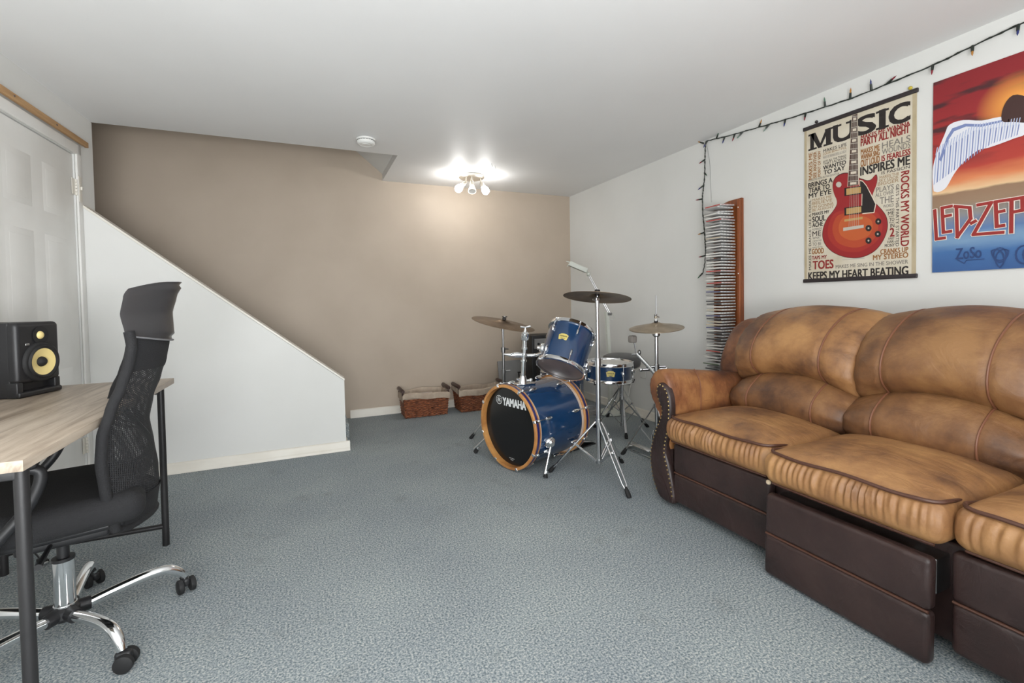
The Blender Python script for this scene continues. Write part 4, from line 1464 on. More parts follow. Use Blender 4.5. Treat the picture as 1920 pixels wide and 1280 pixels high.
# wall outlet with cords
ol = thing('wall_outlet', 'white wall outlet with a plugged-in cord low on the right wall', 'outlet', (XR, 3.39, 0.42))
b = MB(); b.rbox((XR - 0.006, 3.355, 0.362), (XR - 0.0004, 3.425, 0.478), 0.003); obj('cover_plate', b, WHITEP, ol, world=True)
b = MB(); b.rbox((XR - 0.032, 3.378, 0.425), (XR - 0.006, 3.402, 0.452), 0.005); obj('plug', b, WHITEP, ol, world=True)
b = MB()
b.tube([(XR - 0.03, 3.39, 0.438), (XR - 0.06, 3.42, 0.43), (2.69, 3.46, 0.30), (2.67, 3.50, 0.12), (2.64, 3.56, 0.012), (2.66, 3.62, 0.006), (2.735, 3.66, 0.006)], 0.0026, 6, smooth=6)
top('lamp_cord', b, WHITEP, 'thin white cord hanging from the wall outlet to the floor lamp base', 'cord')
b = MB()
pts = []
for k in range(46):
    a = k * 0.62
    r_ = 0.078 + 0.016 * math.sin(k * 1.7)
    pts.append((2.37 + 1.0 * r_ * math.cos(a) + 0.015 * math.sin(k * .3), 3.64 + r_ * math.sin(a) + 0.0006 * k, 0.008 + 0.0016 * k))
b.tube(pts, 0.005, 6, smooth=3)
top('cable_coil', b, mat('pale_grey_cable', S(150, 148, 146), 0.5), 'loose coil of grey cable on the carpet behind the bass drum', 'cable')

# ------------------------------------------------------------------ CD rack on the right wall
cr = thing('cd_rack', 'tall narrow varnished wood rack full of CD cases hung on the white wall', 'rack', (XR, 2.43, 1.1))
b = MB()
out = [(2.318, 0.40), (2.545, 0.40), (2.545, 1.700), (2.525, 1.728), (2.48, 1.752), (2.42, 1.764), (2.318, 1.766)]
YZ = Matrix(((0, 0, 1, 0), (1, 0, 0, 0), (0, 1, 0, 0), (0, 0, 0, 1)))       # (y, z, x) -> world
b.prism(out, XR - 0.022, XR - 0.002, T=YZ)
obj('back_board', b, RACKW, cr, world=True)
b = MB()
b.rbox((XR - 0.046, 2.318, 0.42), (XR - 0.022, 2.338, 1.755), 0.003)
b.rbox((XR - 0.046, 2.520, 0.42), (XR - 0.022, 2.540, 1.69), 0.003)
obj('slotted_rail', b, RACKW, cr, world=True)
for z in (1.70, 1.245):
    b = MB(); b.ball((XR - 0.047, 2.325, z), 0.004, n=8); obj('screw', b, WHITEP, cr, world=True)

CASE = mat('clear_cd_case', S(206, 206, 204), 0.25, noise=(30, S(188, 188, 188), .35, .7))
SLEEVE = [mat('cd_spine_' + n_, c, 0.4) for n_, c in (('white', S(222, 220, 214)), ('black', S(52, 50, 52)), ('grey', S(150, 148, 146)), ('red', S(176, 70, 62)), ('blue', S(74, 78, 120)), ('beige', S(198, 184, 160)), ('green', S(96, 112, 84)))]
SN = ['white', 'black', 'grey', 'red', 'blue', 'beige', 'green']
order = [3, 2, 2, 0, 0, 3, 2, 0, 2, 0, 0, 5, 0, 2, 0, 2, 0, 0, 1, 0, 0, 0, 3, 1, 0, 0, 3, 1, 5, 4, 2, 0, 1, 1, 0, 5, 0, 4, 1, 5, 5, 4, 0, 1, 2, 1, 2, 0, 0, 3, 2, 0, 0, 6, 2, 1, 2]
cdm = {}
for i_, c in enumerate(sorted(set(order))):
    b = MB()
    b.rbox((-0.1385, -0.067, 0.0), (-0.003, 0.067, 0.0095), 0.001, 1)
    b.box((-0.1393, -0.064, 0.0012), (-0.1387, 0.064, 0.0083), 1)
    b.box((-0.130, -0.0676, 0.0022), (-0.020, -0.0671, 0.0072), 2)
    for q_ in range(4):
        b.box((-0.118 + q_ * .03, -0.0682, 0.003), (-0.113 + q_ * .03, -0.0677, 0.0065), 3)
    cdm[c] = b.mesh('cd_case', [CASE, SLEEVE[c], mat('cd_inlay_' + SN[c], tuple(.55 * x + .28 for x in SLEEVE[c].node_tree.nodes['Principled BSDF'].inputs[0].default_value[:3]) + (1,), .5), INK])
ORD = ['topmost', 'second', 'third', 'fourth', 'fifth', 'sixth', 'seventh', 'eighth', 'ninth', 'tenth', 'eleventh', 'twelfth', 'thirteenth', 'fourteenth', 'fifteenth', 'sixteenth', 'seventeenth', 'eighteenth', 'nineteenth', 'twentieth']
TENS = {20: 'twenty', 30: 'thirty', 40: 'forty', 50: 'fifty'}


def ordinal(n):
    if n <= 20:
        return ORD[n - 1]
    t_, u_ = n // 10 * 10, n % 10
    if u_ == 0:
        return {30: 'thirtieth', 40: 'fortieth', 50: 'fiftieth'}[t_]
    return TENS[t_] + '-' + ['', 'first', 'second', 'third', 'fourth', 'fifth', 'sixth', 'seventh', 'eighth', 'ninth'][u_]


rc = random.Random(3)
for i, c in enumerate(order):
    z = 1.718 - i * 0.0208
    o = bpy.data.objects.new('cd_case', cdm[c])
    COL.objects.link(o)
    pull = rc.uniform(0, 0.010)
    tilt = rc.uniform(-.02, .03)
    yaw = rc.uniform(-.02, .02)
    if i < 6:
        tilt, yaw, pull = (-.06, .05, -.10, .02, -.05, .01)[i], rc.uniform(-.12, .1), rc.uniform(0, .02)
    if i > 49:
        pull += (0.012, 0.02, 0.004, 0.04, 0.0, 0.012, 0.006)[i - 50]; yaw = rc.uniform(-.15, .12)
    o.location = (XR - 0.024 - pull, 2.429, z)
    o.rotation_euler = (rc.uniform(-.015, .015), tilt * .6, yaw)
    o['label'] = '%s-spined CD case, %s from the top of the wooden wall rack' % (SN[c], ordinal(i + 1)) if i else 'red-spined CD case, topmost in the wooden wall rack'
    o['category'] = 'cd'
    o['group'] = 'CD cases in the wall rack'

# ------------------------------------------------------------------ string lights
sl = thing('string_lights', 'dark green string of small unlit coloured lights running along the top of the right wall', 'string lights', (XR, 1.8, 2.2))
WIRE = mat('dark_green_wire', S(34, 42, 36), 0.5)
BC_ = [mat('bulb_' + n_, c, 0.25) for n_, c in (('red', S(132, 40, 52)), ('amber', S(176, 120, 50)), ('blue', S(40, 50, 110)), ('green', S(36, 84, 58)))]
wx_ = XR - 0.014
run = [(0.40, 2.185), (0.70, 2.20), (0.943, 2.202), (1.10, 2.188), (1.25, 2.171), (1.42, 2.165), (1.606, 2.161), (1.78, 2.170), (1.976, 2.183), (2.13, 2.196), (2.283, 2.211), (2.45, 2.228), (2.58, 2.246), (2.632, 2.248),
       (2.640, 2.20), (2.645, 2.10), (2.648, 1.997), (2.662, 1.90), (2.670, 1.842), (2.668, 1.72), (2.655, 1.60), (2.648, 1.50), (2.644, 1.44), (2.655, 1.34), (2.676, 1.262)]
rp_ = catmull([Vector((wx_, y, z)) for y, z in run], 8)
b = MB()
b.tube([p + Vector((0.002 * math.sin(i * 1.9), 0.002 * math.cos(i * 1.9), 0)) for i, p in enumerate(rp_)], 0.0032, 6)
b.tube([p + Vector((-0.003 * math.sin(i * 1.9), 0.002, -0.003 * math.cos(i * 1.3))) for i, p in enumerate(rp_[:-14])], 0.0026, 6)
obj('wire', b, WIRE, sl, world=True)
b = MB()
b.tube([(wx_, 2.632, 2.24), (wx_ + .004, 2.605, 2.10), (wx_ + .006, 2.600, 1.95), (wx_ + .006, 2.59, 1.79)], 0.0014, 5, smooth=5)
b.tube([(wx_, 2.652, 1.45), (wx_ - .01, 2.60, 1.40), (wx_ - .01, 2.565, 1.25)], 0.0014, 5, smooth=5)
obj('loose_wire', b, mat('grey_thread', S(150, 150, 148), .5), sl, world=True)
bl = [(0.56, 2.19, -1.5, 0), (0.80, 2.20, -1.5, 1), (0.958, 2.202, -1.5, 2), (1.105, 2.188, -1.45, 1), (1.250, 2.171, -1.5, 0), (1.44, 2.166, 0.30, 0), (1.515, 2.164, 1.45, 2), (1.62, 2.162, 1.3, 1), (1.755, 2.168, 1.45, 3), (1.870, 2.176, -1.5, 0), (2.00, 2.186, -1.5, 2),
      (2.11, 2.194, -2.2, 3), (2.185, 2.201, 0.8, 1), (2.31, 2.213, -2.3, 3), (2.375, 2.219, -1.7, 0), (2.46, 2.230, -1.7, 2), (2.535, 2.240, 0.7, 3), (2.62, 2.250, -2.0, 2), (2.655, 2.243, 2.6, 1), (2.64, 2.12, 3.6, 0), (2.648, 2.02, 5.6, 3), (2.656, 1.93, 3.7, 2),
      (2.668, 1.83, 3.15, 0), (2.667, 1.70, -0.2, 3), (2.652, 1.575, 3.35, 1), (2.648, 1.50, -0.1, 2), (2.644, 1.40, 3.3, 0), (2.674, 1.268, 4.0, 3)]
for (y, z, a, c) in bl:
    b = MB()
    # a: angle in the wall plane as seen from the room, 0 = to the right
    d = Vector((-0.35, -math.cos(a), math.sin(a))).normalized()
    p = Vector((wx_ - 0.002, y, z))
    b.tube([p, p + d * 0.030], [0.0062, 0.0052], 8, 0)
    b.tube([p + d * 0.030, p + d * 0.042, p + d * 0.054], [0.0042, 0.0040, 0.0008], 8, 1)
    obj('bulb', b, [WIRE, BC_[c]], sl, world=True)

# ------------------------------------------------------------------ posters
PAPER = mat('aged_poster_paper', S(214, 206, 188), 0.6, noise=(7, S(196, 184, 160), .35, .75))
RAILM = mat('dark_poster_rail', S(46, 40, 42), 0.4)
INKS = {'k': S(38, 32, 30), 'd': S(74, 66, 62), 'g': S(128, 122, 114), 'l': S(166, 160, 150), 't': S(160, 132, 98), 'b': S(150, 100, 52), 'r': S(140, 36, 34), 'R': S(160, 44, 34), 'w': S(222, 216, 202)}
IK = list(INKS)
INKM = [mat('printed_ink_' + k, INKS[k], 0.6) for k in IK]
PW, PH = 0.566, 0.912
PT = Matrix(((0, 0, -1, XR - 0.006), (-1, 0, 0, 1.884), (0, 1, 0, 1.169), (0, 0, 0, 1)))      # poster (u, v, out) -> world


def pz(x, y):
    """crop coordinates of the photographed poster -> poster u, v"""
    t = (x - 35) / 690.0
    hl = 915 + 190 * t
    s = 1.207 * t / (1 + 0.207 * t)
    return s * PW, ((1215 - 25 * t) - y) / hl * PH


mp = thing('music_poster', 'beige MUSIC word poster with a red electric guitar on dark hanging rails', 'poster', (XR, 1.60, 1.62))
b = MB(); b.box((0, 0.004, -0.003), (PW, PH - 0.004, 0.0), T=PT); sheet = obj('sheet', b, PAPER, mp, world=True)
b = MB()
EDGE = mat('browned_paper_edge', S(176, 160, 128), 0.6, noise=(14, S(190, 176, 148), .3, .7))
for (u0, u1, v0, v1) in ((0, .014, .01, PH - .01), (PW - .018, PW, .01, PH - .01)):
    b.add([(u0, v0, 0.0004), (u1, v0, 0.0004), (u1, v1, 0.0004), (u0, v1, 0.0004)], [(0, 1, 2, 3)], 0, PT)
obj('browned_border', b, EDGE, sheet, world=True, smooth=False)
for v in (PH - 0.010, -0.008):
    b = MB(); b.rbox((-0.006, v, -0.004), (PW + 0.008, v + 0.022, 0.008), 0.004, T=PT); obj('hanging_rail', b, RAILM, mp, world=True)
for u, m_ in ((0.075, RAILM), (PW - 0.025, mat('yellow_pin', S(200, 180, 60), .4))):
    b = MB(); b.ball((u, PH + 0.022, 0.004), 0.009, 0, PT, 10); b.tube([(u, PH + 0.010, 0.002), (u, PH + 0.02, 0.003)], 0.003, 6, T=PT); obj('hanger', b, m_, mp, world=True)

LINES = [('MAKES ME WANNA', 385, 685, 343, 368, 'r', 0), ('PARTY ALL NIGHT', 385, 682, 364, 407, 'r', 0), ('MAKES ME', 385, 500, 425, 455, 'b', 0), ('WANNA SING', 385, 500, 457, 487, 'b', 0), ('OUT LOUD', 385, 500, 490, 530, 'b', 0),
         ('HEALS', 515, 688, 388, 425, 'g', 0), ('WOUNDS', 515, 688, 428, 460, 'g', 0), ('IS FEARLESS', 513, 688, 466, 500, 'r', 0), ('INSPIRES ME', 383, 685, 532, 582, 'k', 0), ('IS PASSION', 512, 685, 560, 578, 'd', 0),
         ('MAKES THE', 500, 620, 588, 604, 't', 0), ('SKY LOOK', 497, 618, 607, 623, 't', 0), ('BIGGER', 490, 618, 626, 645, 't', 0), ('PLAYS', 480, 588, 655, 685, 'g', 0), ('ALL OVER', 475, 588, 690, 712, 'g', 0), ('THE', 503, 588, 715, 755, 'g', 0), ('WORLD', 523, 588, 760, 778, 'g', 0),
         ('ROCKS MY WORLD', 632, 682, 565, 1005, 'r', 2), ('GETS THIS PARTY STARTED', 601, 621, 640, 1008, 'd', 2), ('MAKES', 542, 592, 787, 798, 'd', 0), ('ME', 553, 592, 801, 822, 'd', 0), ('WANT', 557, 592, 826, 836, 'd', 0), ('TO', 562, 592, 840, 859, 'd', 0), ('PLAY', 562, 592, 863, 871, 'd', 0), ('IN', 568, 592, 875, 896, 'd', 0), ('2', 566, 592, 900, 950, 'r', 0), ('PART', 556, 594, 956, 970, 'd', 0), ('HAR-', 550, 595, 974, 990, 'd', 0), ('MONY', 534, 595, 995, 1014, 'd', 0),
         ('CRANKS UP', 508, 678, 1026, 1055, 'b', 0), ('MY STEREO', 462, 678, 1060, 1090, 'b', 0), ('MAKES ME SING IN THE SHOWER', 230, 678, 1117, 1138, 'g', 0), ('KEEPS MY HEART BEATING', 60, 678, 1160, 1205, 'k', 0),
         ('MAKES ME', 62, 84, 440, 596, 'b', 1), ('SEE ANOTHER', 91, 110, 435, 588, 'b', 1), ('POINT OF VIEW', 119, 136, 430, 580, 'b', 1), ('MAKES LIFE', 152, 297, 420, 438, 'd', 0), ('LOOK BEAUTIFUL', 152, 297, 440, 454, 't', 0), ('MAKES ME WANNA DRIVE ALL NIGHT', 152, 297, 460, 477, 'l', 0), ('SAYS ALL THE THINGS', 152, 295, 487, 498, 'd', 0), ('THAT I ALWAYS', 152, 295, 500, 515, 'd', 0), ('WANTED', 152, 293, 519, 543, 'k', 0), ('TO SAY', 155, 287, 547, 572, 'k', 0),
         ('MAKES ME HEAR IN THE ELEVATOR', 60, 252, 600, 612, 'g', 0), ('BRINGS A', 60, 210, 620, 648, 'k', 0), ('TEAR TO', 62, 192, 652, 680, 'k', 0), ('MY EYE', 62, 202, 684, 712, 'k', 0), ('MAKES ME', 85, 203, 716, 730, 't', 0), ('BELIEVE', 85, 208, 734, 752, 't', 0), ("I'M GONNA", 85, 217, 757, 775, 't', 0), ('BE ALRIGHT', 85, 217, 778, 792, 't', 0),
         ('MAKES MY', 85, 190, 800, 818, 'k', 0), ('SOUL', 85, 167, 824, 857, 'k', 0), ('ACHE', 85, 150, 861, 887, 'k', 0), ('REMINDS', 85, 143, 894, 907, 'g', 0), ('ME', 85, 138, 912, 942, 'd', 0), ('WHAT', 85, 138, 945, 961, 'g', 0), ('I WANTED', 85, 143, 966, 976, 'g', 0), ('TO BE', 85, 140, 980, 1000, 'g', 0), ('MAKES ME FEEL', 85, 150, 1006, 1014, 'g', 0), ('GOOD', 82, 155, 1018, 1050, 'b', 0), ('TAPS MY', 82, 175, 1062, 1083, 'r', 0), ('TOES', 88, 215, 1092, 1142, 'r', 0), ('MAKES ME DANCE LIKE A FOOL', 62, 77, 722, 1145, 'd', 1)]
tb = MB()
for (s, x0, x1, ya, yb, ink, rot) in LINES:
    u0, v1 = pz(x0, ya)
    _, v0 = pz(x0, yb)
    u1, _ = pz(x1, ya)
    if rot:
        u0, v1 = pz(x0, ya); u1, v0 = pz(x1, yb)
    put_text(tb, s, u0, u1, v0, v1, 0.0008, IK.index(ink), PT, rot, bold=0.035 if ink in 'krb' else 0.015)
# MUSIC: heavy letters with slab serifs
mu0, mv1 = pz(60, 330); _, mv0 = pz(60, 428); mu1, _ = pz(690, 120)
ws = [0.27, 0.235, 0.20, 0.105, 0.19]
tot = sum(ws)
u = mu0
for ch, w_ in zip('MUSIC', ws):
    wd = (mu1 - mu0) * w_ / tot
    if ch == 'M':
        for poly in ([(.08, 0), (.24, 0), (.24, 1), (.08, 1)], [(.74, 0), (.94, 0), (.94, 1), (.74, 1)], [(.08, 1), (.30, 1), (.58, 0), (.42, 0)], [(.42, 0), (.52, 0), (.90, 1), (.74, 1)]):
            tb.add([(u + wd * a, mv0 + (mv1 - mv0) * c, 0.0010 + poly[0][0] * .0002) for a, c in poly], [(0, 1, 2, 3)], 0, PT)
    else:
        put_text(tb, ch, u + wd * (.30 if ch == 'I' else .06), u + wd * (.70 if ch == 'I' else .94), mv0, mv1, 0.0010, 0, PT, 0, bold=0.05)
    sh = (mv1 - mv0) * 0.11
    bars = {'M': [(0, .36, 0), (.64, 1, 0), (0, .30, 1), (.70, 1, 1)], 'U': [(-.02, .40, 1), (.60, 1.02, 1)], 'I': [(-.05, 1.05, 0), (-.05, 1.05, 1)], 'S': [], 'C': []}[ch]
    for (a, c, tp) in bars:
        va = mv1 - sh if tp else mv0
        tb.add([(u + wd * a, va, .0010), (u + wd * c, va, .0010), (u + wd * c, va + sh, .0010), (u + wd * a, va + sh, .0010)], [(0, 1, 2, 3)], 0, PT)
    u += wd
obj('lettering', tb, INKM, sheet, world=True, smooth=False)


def flat(b, pts, w_, mi, conv, T, smooth=0, closed=True):
    P = [Vector((*conv(*p), 0)) for p in pts]
    if smooth:
        P = catmull(P, smooth, True)
    b.add([(p.x, p.y, w_) for p in P], [tuple(range(len(P)))], mi, T)


GM = [mat('guitar_print_' + n_, c, 0.5) for n_, c in (('cherry', S(150, 36, 38)), ('red', S(164, 48, 40)), ('orange', S(178, 72, 42)), ('amber', S(190, 92, 48)), ('black', S(36, 30, 30)), ('cream', S(222, 210, 190)), ('gold', S(186, 150, 92)), ('neck', S(84, 62, 54)), ('silver', S(190, 184, 172)), ('dark', S(70, 24, 26)))]
b = MB()
BODY = [(300, 566), (262, 572), (232, 590), (216, 618), (213, 655), (224, 695), (238, 728), (236, 757), (212, 795), (181, 832), (158, 880), (150, 940), (168, 992), (210, 1034), (270, 1062), (340, 1074), (405, 1066), (470, 1034), (515, 984), (541, 930), (550, 880), (541, 830), (515, 790), (476, 748), (456, 712), (464, 680), (480, 640), (486, 605), (480, 581), (467, 588), (448, 608), (425, 614), (400, 606), (380, 600), (340, 575)]


def scaled(pts, k, c=(345, 880)):
    return [(c[0] + (x - c[0]) * k, c[1] + (y - c[1]) * k) for x, y in pts]


flat(b, scaled(BODY, 1.015), 0.0011, 9, pz, PT, 4)
flat(b, BODY, 0.0013, 0, pz, PT, 4)
flat(b, [(230, 800), (350, 790), (480, 800), (520, 880), (490, 970), (400, 1030), (340, 1040), (260, 1025), (190, 960), (185, 880)], 0.0015, 1, pz, PT, 5)
flat(b, [(250, 815), (350, 800), (460, 815), (495, 880), (470, 960), (395, 1005), (330, 1012), (250, 985), (215, 930), (215, 870)], 0.0017, 2, pz, PT, 5)
flat(b, [(280, 830), (350, 815), (440, 840), (460, 890), (430, 945), (340, 970), (265, 940), (250, 880)], 0.0019, 3, pz, PT, 5)
flat(b, [(378, 606), (398, 612), (422, 640), (455, 700), (482, 752), (470, 806), (396, 812), (390, 780), (392, 690), (378, 650)], 0.0021, 5, pz, PT)
flat(b, [(381, 612), (398, 618), (419, 643), (450, 702), (476, 753), (466, 801), (398, 806), (394, 780), (396, 690), (382, 650)], 0.0023, 4, pz, PT)
flat(b, [(330, 222), (367, 210), (374, 634), (303, 646)], 0.0021, 5, pz, PT)
flat(b, [(332, 222), (365, 211), (371, 634), (306, 645)], 0.0023, 7, pz, PT)
for k in range(13):
    f_ = 1 - 0.93 ** (k * 1.2)
    y = 228 + 400 * (k / 12.5)
    hw = 12 + 16 * (k / 12.5)
    cx = 348 - 9 * (k / 12.5)
    flat(b, [(cx - hw - 3, y), (cx + hw + 3, y - 4), (cx + hw + 3, y - 1), (cx - hw - 3, y + 3)], 0.0025, 8, pz, PT)
    if k % 2 == 0:
        flat(b, [(cx - hw * .7, y + 9), (cx + hw * .7, y + 6), (cx + hw * .7, y + 20), (cx - hw * .7, y + 23)], 0.0025, 5, pz, PT)
for (xa, xb, ya, yb) in ((285, 397, 650, 698), (285, 400, 768, 815)):
    flat(b, [(xa, ya + 4), (xb, ya - 8), (xb, yb - 8), (xa, yb + 4)], 0.0025, 4, pz, PT)
    flat(b, [(xa + 12, ya + 8), (xb - 10, ya - 2), (xb - 10, yb - 14), (xa + 12, yb - 2)], 0.0027, 6, pz, PT)
flat(b, [(285, 842), (398, 828), (398, 842), (285, 856)], 0.0025, 6, pz, PT)
flat(b, [(278, 892), (405, 876), (405, 894), (278, 912)], 0.0025, 8, pz, PT)
for k in range(6):
    x0, x1 = 338 + k * 5, 313 + k * 12
    flat(b, [(x0, 222), (x0 + 1, 222), (x1 + 1.5, 890), (x1, 890)], 0.0029, 8, pz, PT)
for (x, y, r_) in ((495, 858, 19), (435, 897, 19), (492, 933, 19), (435, 972, 19)):
    flat(b, [(x + r_ * math.cos(a * PI / 8), y + r_ * math.sin(a * PI / 8)) for a in range(16)], 0.0025, 4, pz, PT)
    flat(b, [(x + 6 * math.cos(a * PI / 4), y + 6 * math.sin(a * PI / 4)) for a in range(8)], 0.0027, 8, pz, PT)
flat(b, [(250 + 17 * math.cos(a * PI / 8), 632 + 17 * math.sin(a * PI / 8)) for a in range(16)], 0.0025, 8, pz, PT)
flat(b, [(272, 1082), (410, 1074), (410, 1080), (272, 1088)], 0.0013, 8, pz, PT)
obj('guitar_print', b, GM, sheet, world=True, smooth=False)

# cloth band poster at the right edge of the picture
P2W, P2H = 0.62, 0.905
P2T = Matrix(((0, 0, -1, XR - 0.005), (-1, 0, 0, 1.251), (0, 1, 0, 1.183), (0, 0, 0, 1)))


def qz(x, y):
    t = (x - 35) / 489.0
    hl = 1030 + 159 * t
    s = 1.154 * t / (1 + 0.154 * t)
    return s * 0.307, ((1255 - 16 * t) - y) / hl * P2H


def poster_sky():
    m = bpy.data.materials.new('printed_red_sky_cloth')
    m.use_nodes = True
    nt = m.node_tree; L = nt.links.new
    bs = nt.nodes['Principled BSDF']; bs.inputs['Roughness'].default_value = 0.7
    tc = nt.nodes.new('ShaderNodeTexCoord'); sp = nt.nodes.new('ShaderNodeSeparateXYZ')
    L(tc.outputs['Object'], sp.inputs[0])
    n = nt.nodes.new('ShaderNodeTexNoise'); n.inputs['Scale'].default_value = 7; n.inputs['Detail'].default_value = 5
    mpp = nt.nodes.new('ShaderNodeMapping'); mpp.inputs['Scale'].default_value = (1, 0.6, 2.6); mpp.inputs['Rotation'].default_value = (0.35, 0, 0)
    L(tc.outputs['Object'], mpp.inputs['Vector']); L(mpp.outputs['Vector'], n.inputs['Vector'])
    a = nt.nodes.new('ShaderNodeMath'); a.operation = 'MULTIPLY_ADD'; a.inputs[1].default_value = 0.06
    L(n.outputs['Fac'], a.inputs[0]); L(sp.outputs['Z'], a.inputs[2])
    mr = nt.nodes.new('ShaderNodeMapRange'); mr.inputs['From Min'].default_value = 0.03; mr.inputs['From Max'].default_value = 0.935
    L(a.outputs[0], mr.inputs['Value'])
    r = nt.nodes.new('ShaderNodeValToRGB')
    els = [(0.0, S(56, 92, 146)), (0.10, S(66, 108, 162)), (0.16, S(120, 152, 184)), (0.21, S(92, 122, 168)), (0.30, S(140, 138, 136)), (0.335, S(150, 124, 100)), (0.40, S(146, 116, 92)), (0.408, S(224, 190, 146)), (0.46, S(214, 130, 84)), (0.52, S(176, 62, 50)), (0.70, S(158, 44, 44)), (0.85, S(142, 36, 40)), (1.0, S(134, 32, 38))]
    r.color_ramp.elements[0].position, r.color_ramp.elements[0].color = els[0]
    r.color_ramp.elements[1].position, r.color_ramp.elements[1].color = els[-1]
    for p_, c_ in els[1:-1]:
        e_ = r.color_ramp.elements.new(p_); e_.color = c_
    L(mr.outputs[0], r.inputs['Fac'])
    # dark cloud streaks in the printed sky
    r2 = nt.nodes.new('ShaderNodeValToRGB'); r2.color_ramp.elements[0].position, r2.color_ramp.elements[1].position = 0.50, 0.62
    L(n.outputs['Fac'], r2.inputs['Fac'])
    gt = nt.nodes.new('ShaderNodeMapRange'); gt.inputs['From Min'].default_value = 0.46; gt.inputs['From Max'].default_value = 0.62
    L(sp.outputs['Z'], gt.inputs['Value'])
    mu = nt.nodes.new('ShaderNodeMath'); mu.operation = 'MULTIPLY'
    L(r2.outputs['Color'], mu.inputs[0]); L(gt.outputs[0], mu.inputs[1])
    mx = nt.nodes.new('ShaderNodeMix'); mx.data_type = 'RGBA'
    L(mu.outputs[0], mx.inputs[0]); L(r.outputs['Color'], mx.inputs[6]); mx.inputs[7].default_value = S(74, 34, 38)
    # orange sun glow printed towards the middle of the cloth
    gr = nt.nodes.new('ShaderNodeVectorMath'); gr.operation = 'DISTANCE'; gr.inputs[1].default_value = (0.0, -0.29, 0.70)
    L(tc.outputs['Object'], gr.inputs[0])
    r3 = nt.nodes.new('ShaderNodeValToRGB')
    r3.color_ramp.elements[0].position, r3.color_ramp.elements[0].color = 0.03, (1, 1, 1, 1)
    r3.color_ramp.elements[1].position, r3.color_ramp.elements[1].color = 0.135, (0, 0, 0, 1)
    L(gr.outputs['Value'], r3.inputs['Fac'])
    mx2 = nt.nodes.new('ShaderNodeMix'); mx2.data_type = 'RGBA'
    L(r3.outputs['Color'], mx2.inputs[0]); L(mx.outputs[2], mx2.inputs[6]); mx2.inputs[7].default_value = S(236, 160, 74)
    L(mx2.outputs[2], bs.inputs['Base Color'])
    return m


bp_ = thing('band_poster', 'red and blue cloth band poster with large red lettering at the right of the wall', 'poster', (XR - 0.005, 1.251, 1.183))
b = MB()


def clothfn(u, v):
    return P2T @ Vector((u * P2W, v * P2H, 0.001 + 0.002 * math.sin(u * 9 + 1) * math.sin(v * 3.1) + 0.002))


b.grid(25, 25, clothfn)
cl = obj('cloth', b, poster_sky(), bp_, world=True)
AM = [mat('cloth_print_' + n_, c, 0.7) for n_, c in (('white', S(226, 226, 232)), ('pale_blue', S(176, 186, 214)), ('blue', S(120, 134, 180)), ('brown', S(66, 42, 38)), ('letter_red', S(150, 44, 40)), ('letter_edge', S(236, 228, 218)), ('deep_blue', S(44, 68, 116)), ('tan', S(190, 140, 92)), ('peach', S(214, 164, 116)), ('shadow', S(84, 70, 84)))]
b = MB()
# a plain gliding white gull: near wing and dark head
wing = [(40, 800), (36, 700), (52, 620), (100, 500), (125, 450), (200, 425), (300, 428), (400, 408), (470, 420), (540, 430), (540, 500), (480, 525), (400, 555), (330, 578), (280, 590), (200, 655), (150, 720), (110, 790), (70, 815), (48, 812)]
flat(b, wing, 0.005, 0, qz, P2T, 3)
for k in range(30):
    x = 52 + k * 15.5
    ya = 640 - 9.5 * k if k < 13 else 515 - 2.2 * (k - 13)
    yb = 800 - 11 * k if k < 20 else 580 - 5 * (k - 20)
    flat(b, [(x, ya - 30), (x + 7, ya - 34), (x - 4, yb - 30), (x - 11, yb - 22)], 0.0054 + k * 4e-6, 1 + k % 2, qz, P2T)
    flat(b, [(x + 6, ya - 66), (x + 12, ya - 69), (x + 4, ya - 30), (x - 2, ya - 26)], 0.0057 + k * 4e-6, 1, qz, P2T)
flat(b, [(70, 640), (110, 520), (140, 470), (210, 445), (300, 448), (410, 425), (410, 436), (300, 462), (215, 460), (150, 486), (122, 530), (82, 650)], 0.0056, 2, qz, P2T)
flat(b, [(410, 430), (420, 350), (470, 290), (545, 300), (600, 350), (600, 430), (545, 440), (470, 436)], 0.0058, 3, qz, P2T, 3)
obj('bird_print', b, AM, cl, world=True, smooth=False)
b = MB()


def stroke(pts, w_, h_, mi):
    P = [Vector((*qz(*p), 0)) for p in pts]
    for i in range(len(P) - 1):
        d = (P[i + 1] - P[i]).normalized()
        n_ = Vector((-d.y, d.x, 0)) * w_
        a, c = P[i] - d * w_ * .8, P[i + 1] + d * w_ * .8
        b.add([(q.x, q.y, h_ + i * 1.5e-5) for q in (a - n_, c - n_, c + n_, a + n_)], [(0, 1, 2, 3)], mi, P2T)


GLY = [[(50, 915), (60, 1072), (104, 1066)], [(140, 893), (90, 902), (98, 1036), (138, 1030)], [(93, 950), (136, 942)], [(168, 902), (174, 1062), (246, 962), (240, 902), (160, 894)], [(250, 988), (272, 976)],
       [(285, 888), (358, 876), (262, 1050), (424, 1040)], [(450, 862), (382, 872), (390, 1008), (428, 1002)], [(386, 930), (428, 922)], [(458, 862), (530, 850), (532, 920), (474, 930)], [(470, 862), (470, 1040)],
       [(566, 850), (566, 1040)], [(566, 850), (640, 838), (642, 916), (570, 922)], [(740, 828), (680, 838), (684, 1000), (744, 990)], [(684, 915), (736, 905)], [(790, 822), (796, 1010), (850, 1000)], [(890, 815), (894, 1020)], [(940, 1020), (936, 815), (1010, 990), (1008, 805)]]
for n_, g_ in enumerate(GLY):
    stroke(g_, 0.0098, 0.0060 + n_ * 8e-5, 5)
for n_, g_ in enumerate(GLY):
    stroke(g_, 0.0068, 0.0080 + n_ * 8e-5, 4)
obj('lettering', b, AM, cl, world=True, smooth=False)
b = MB()
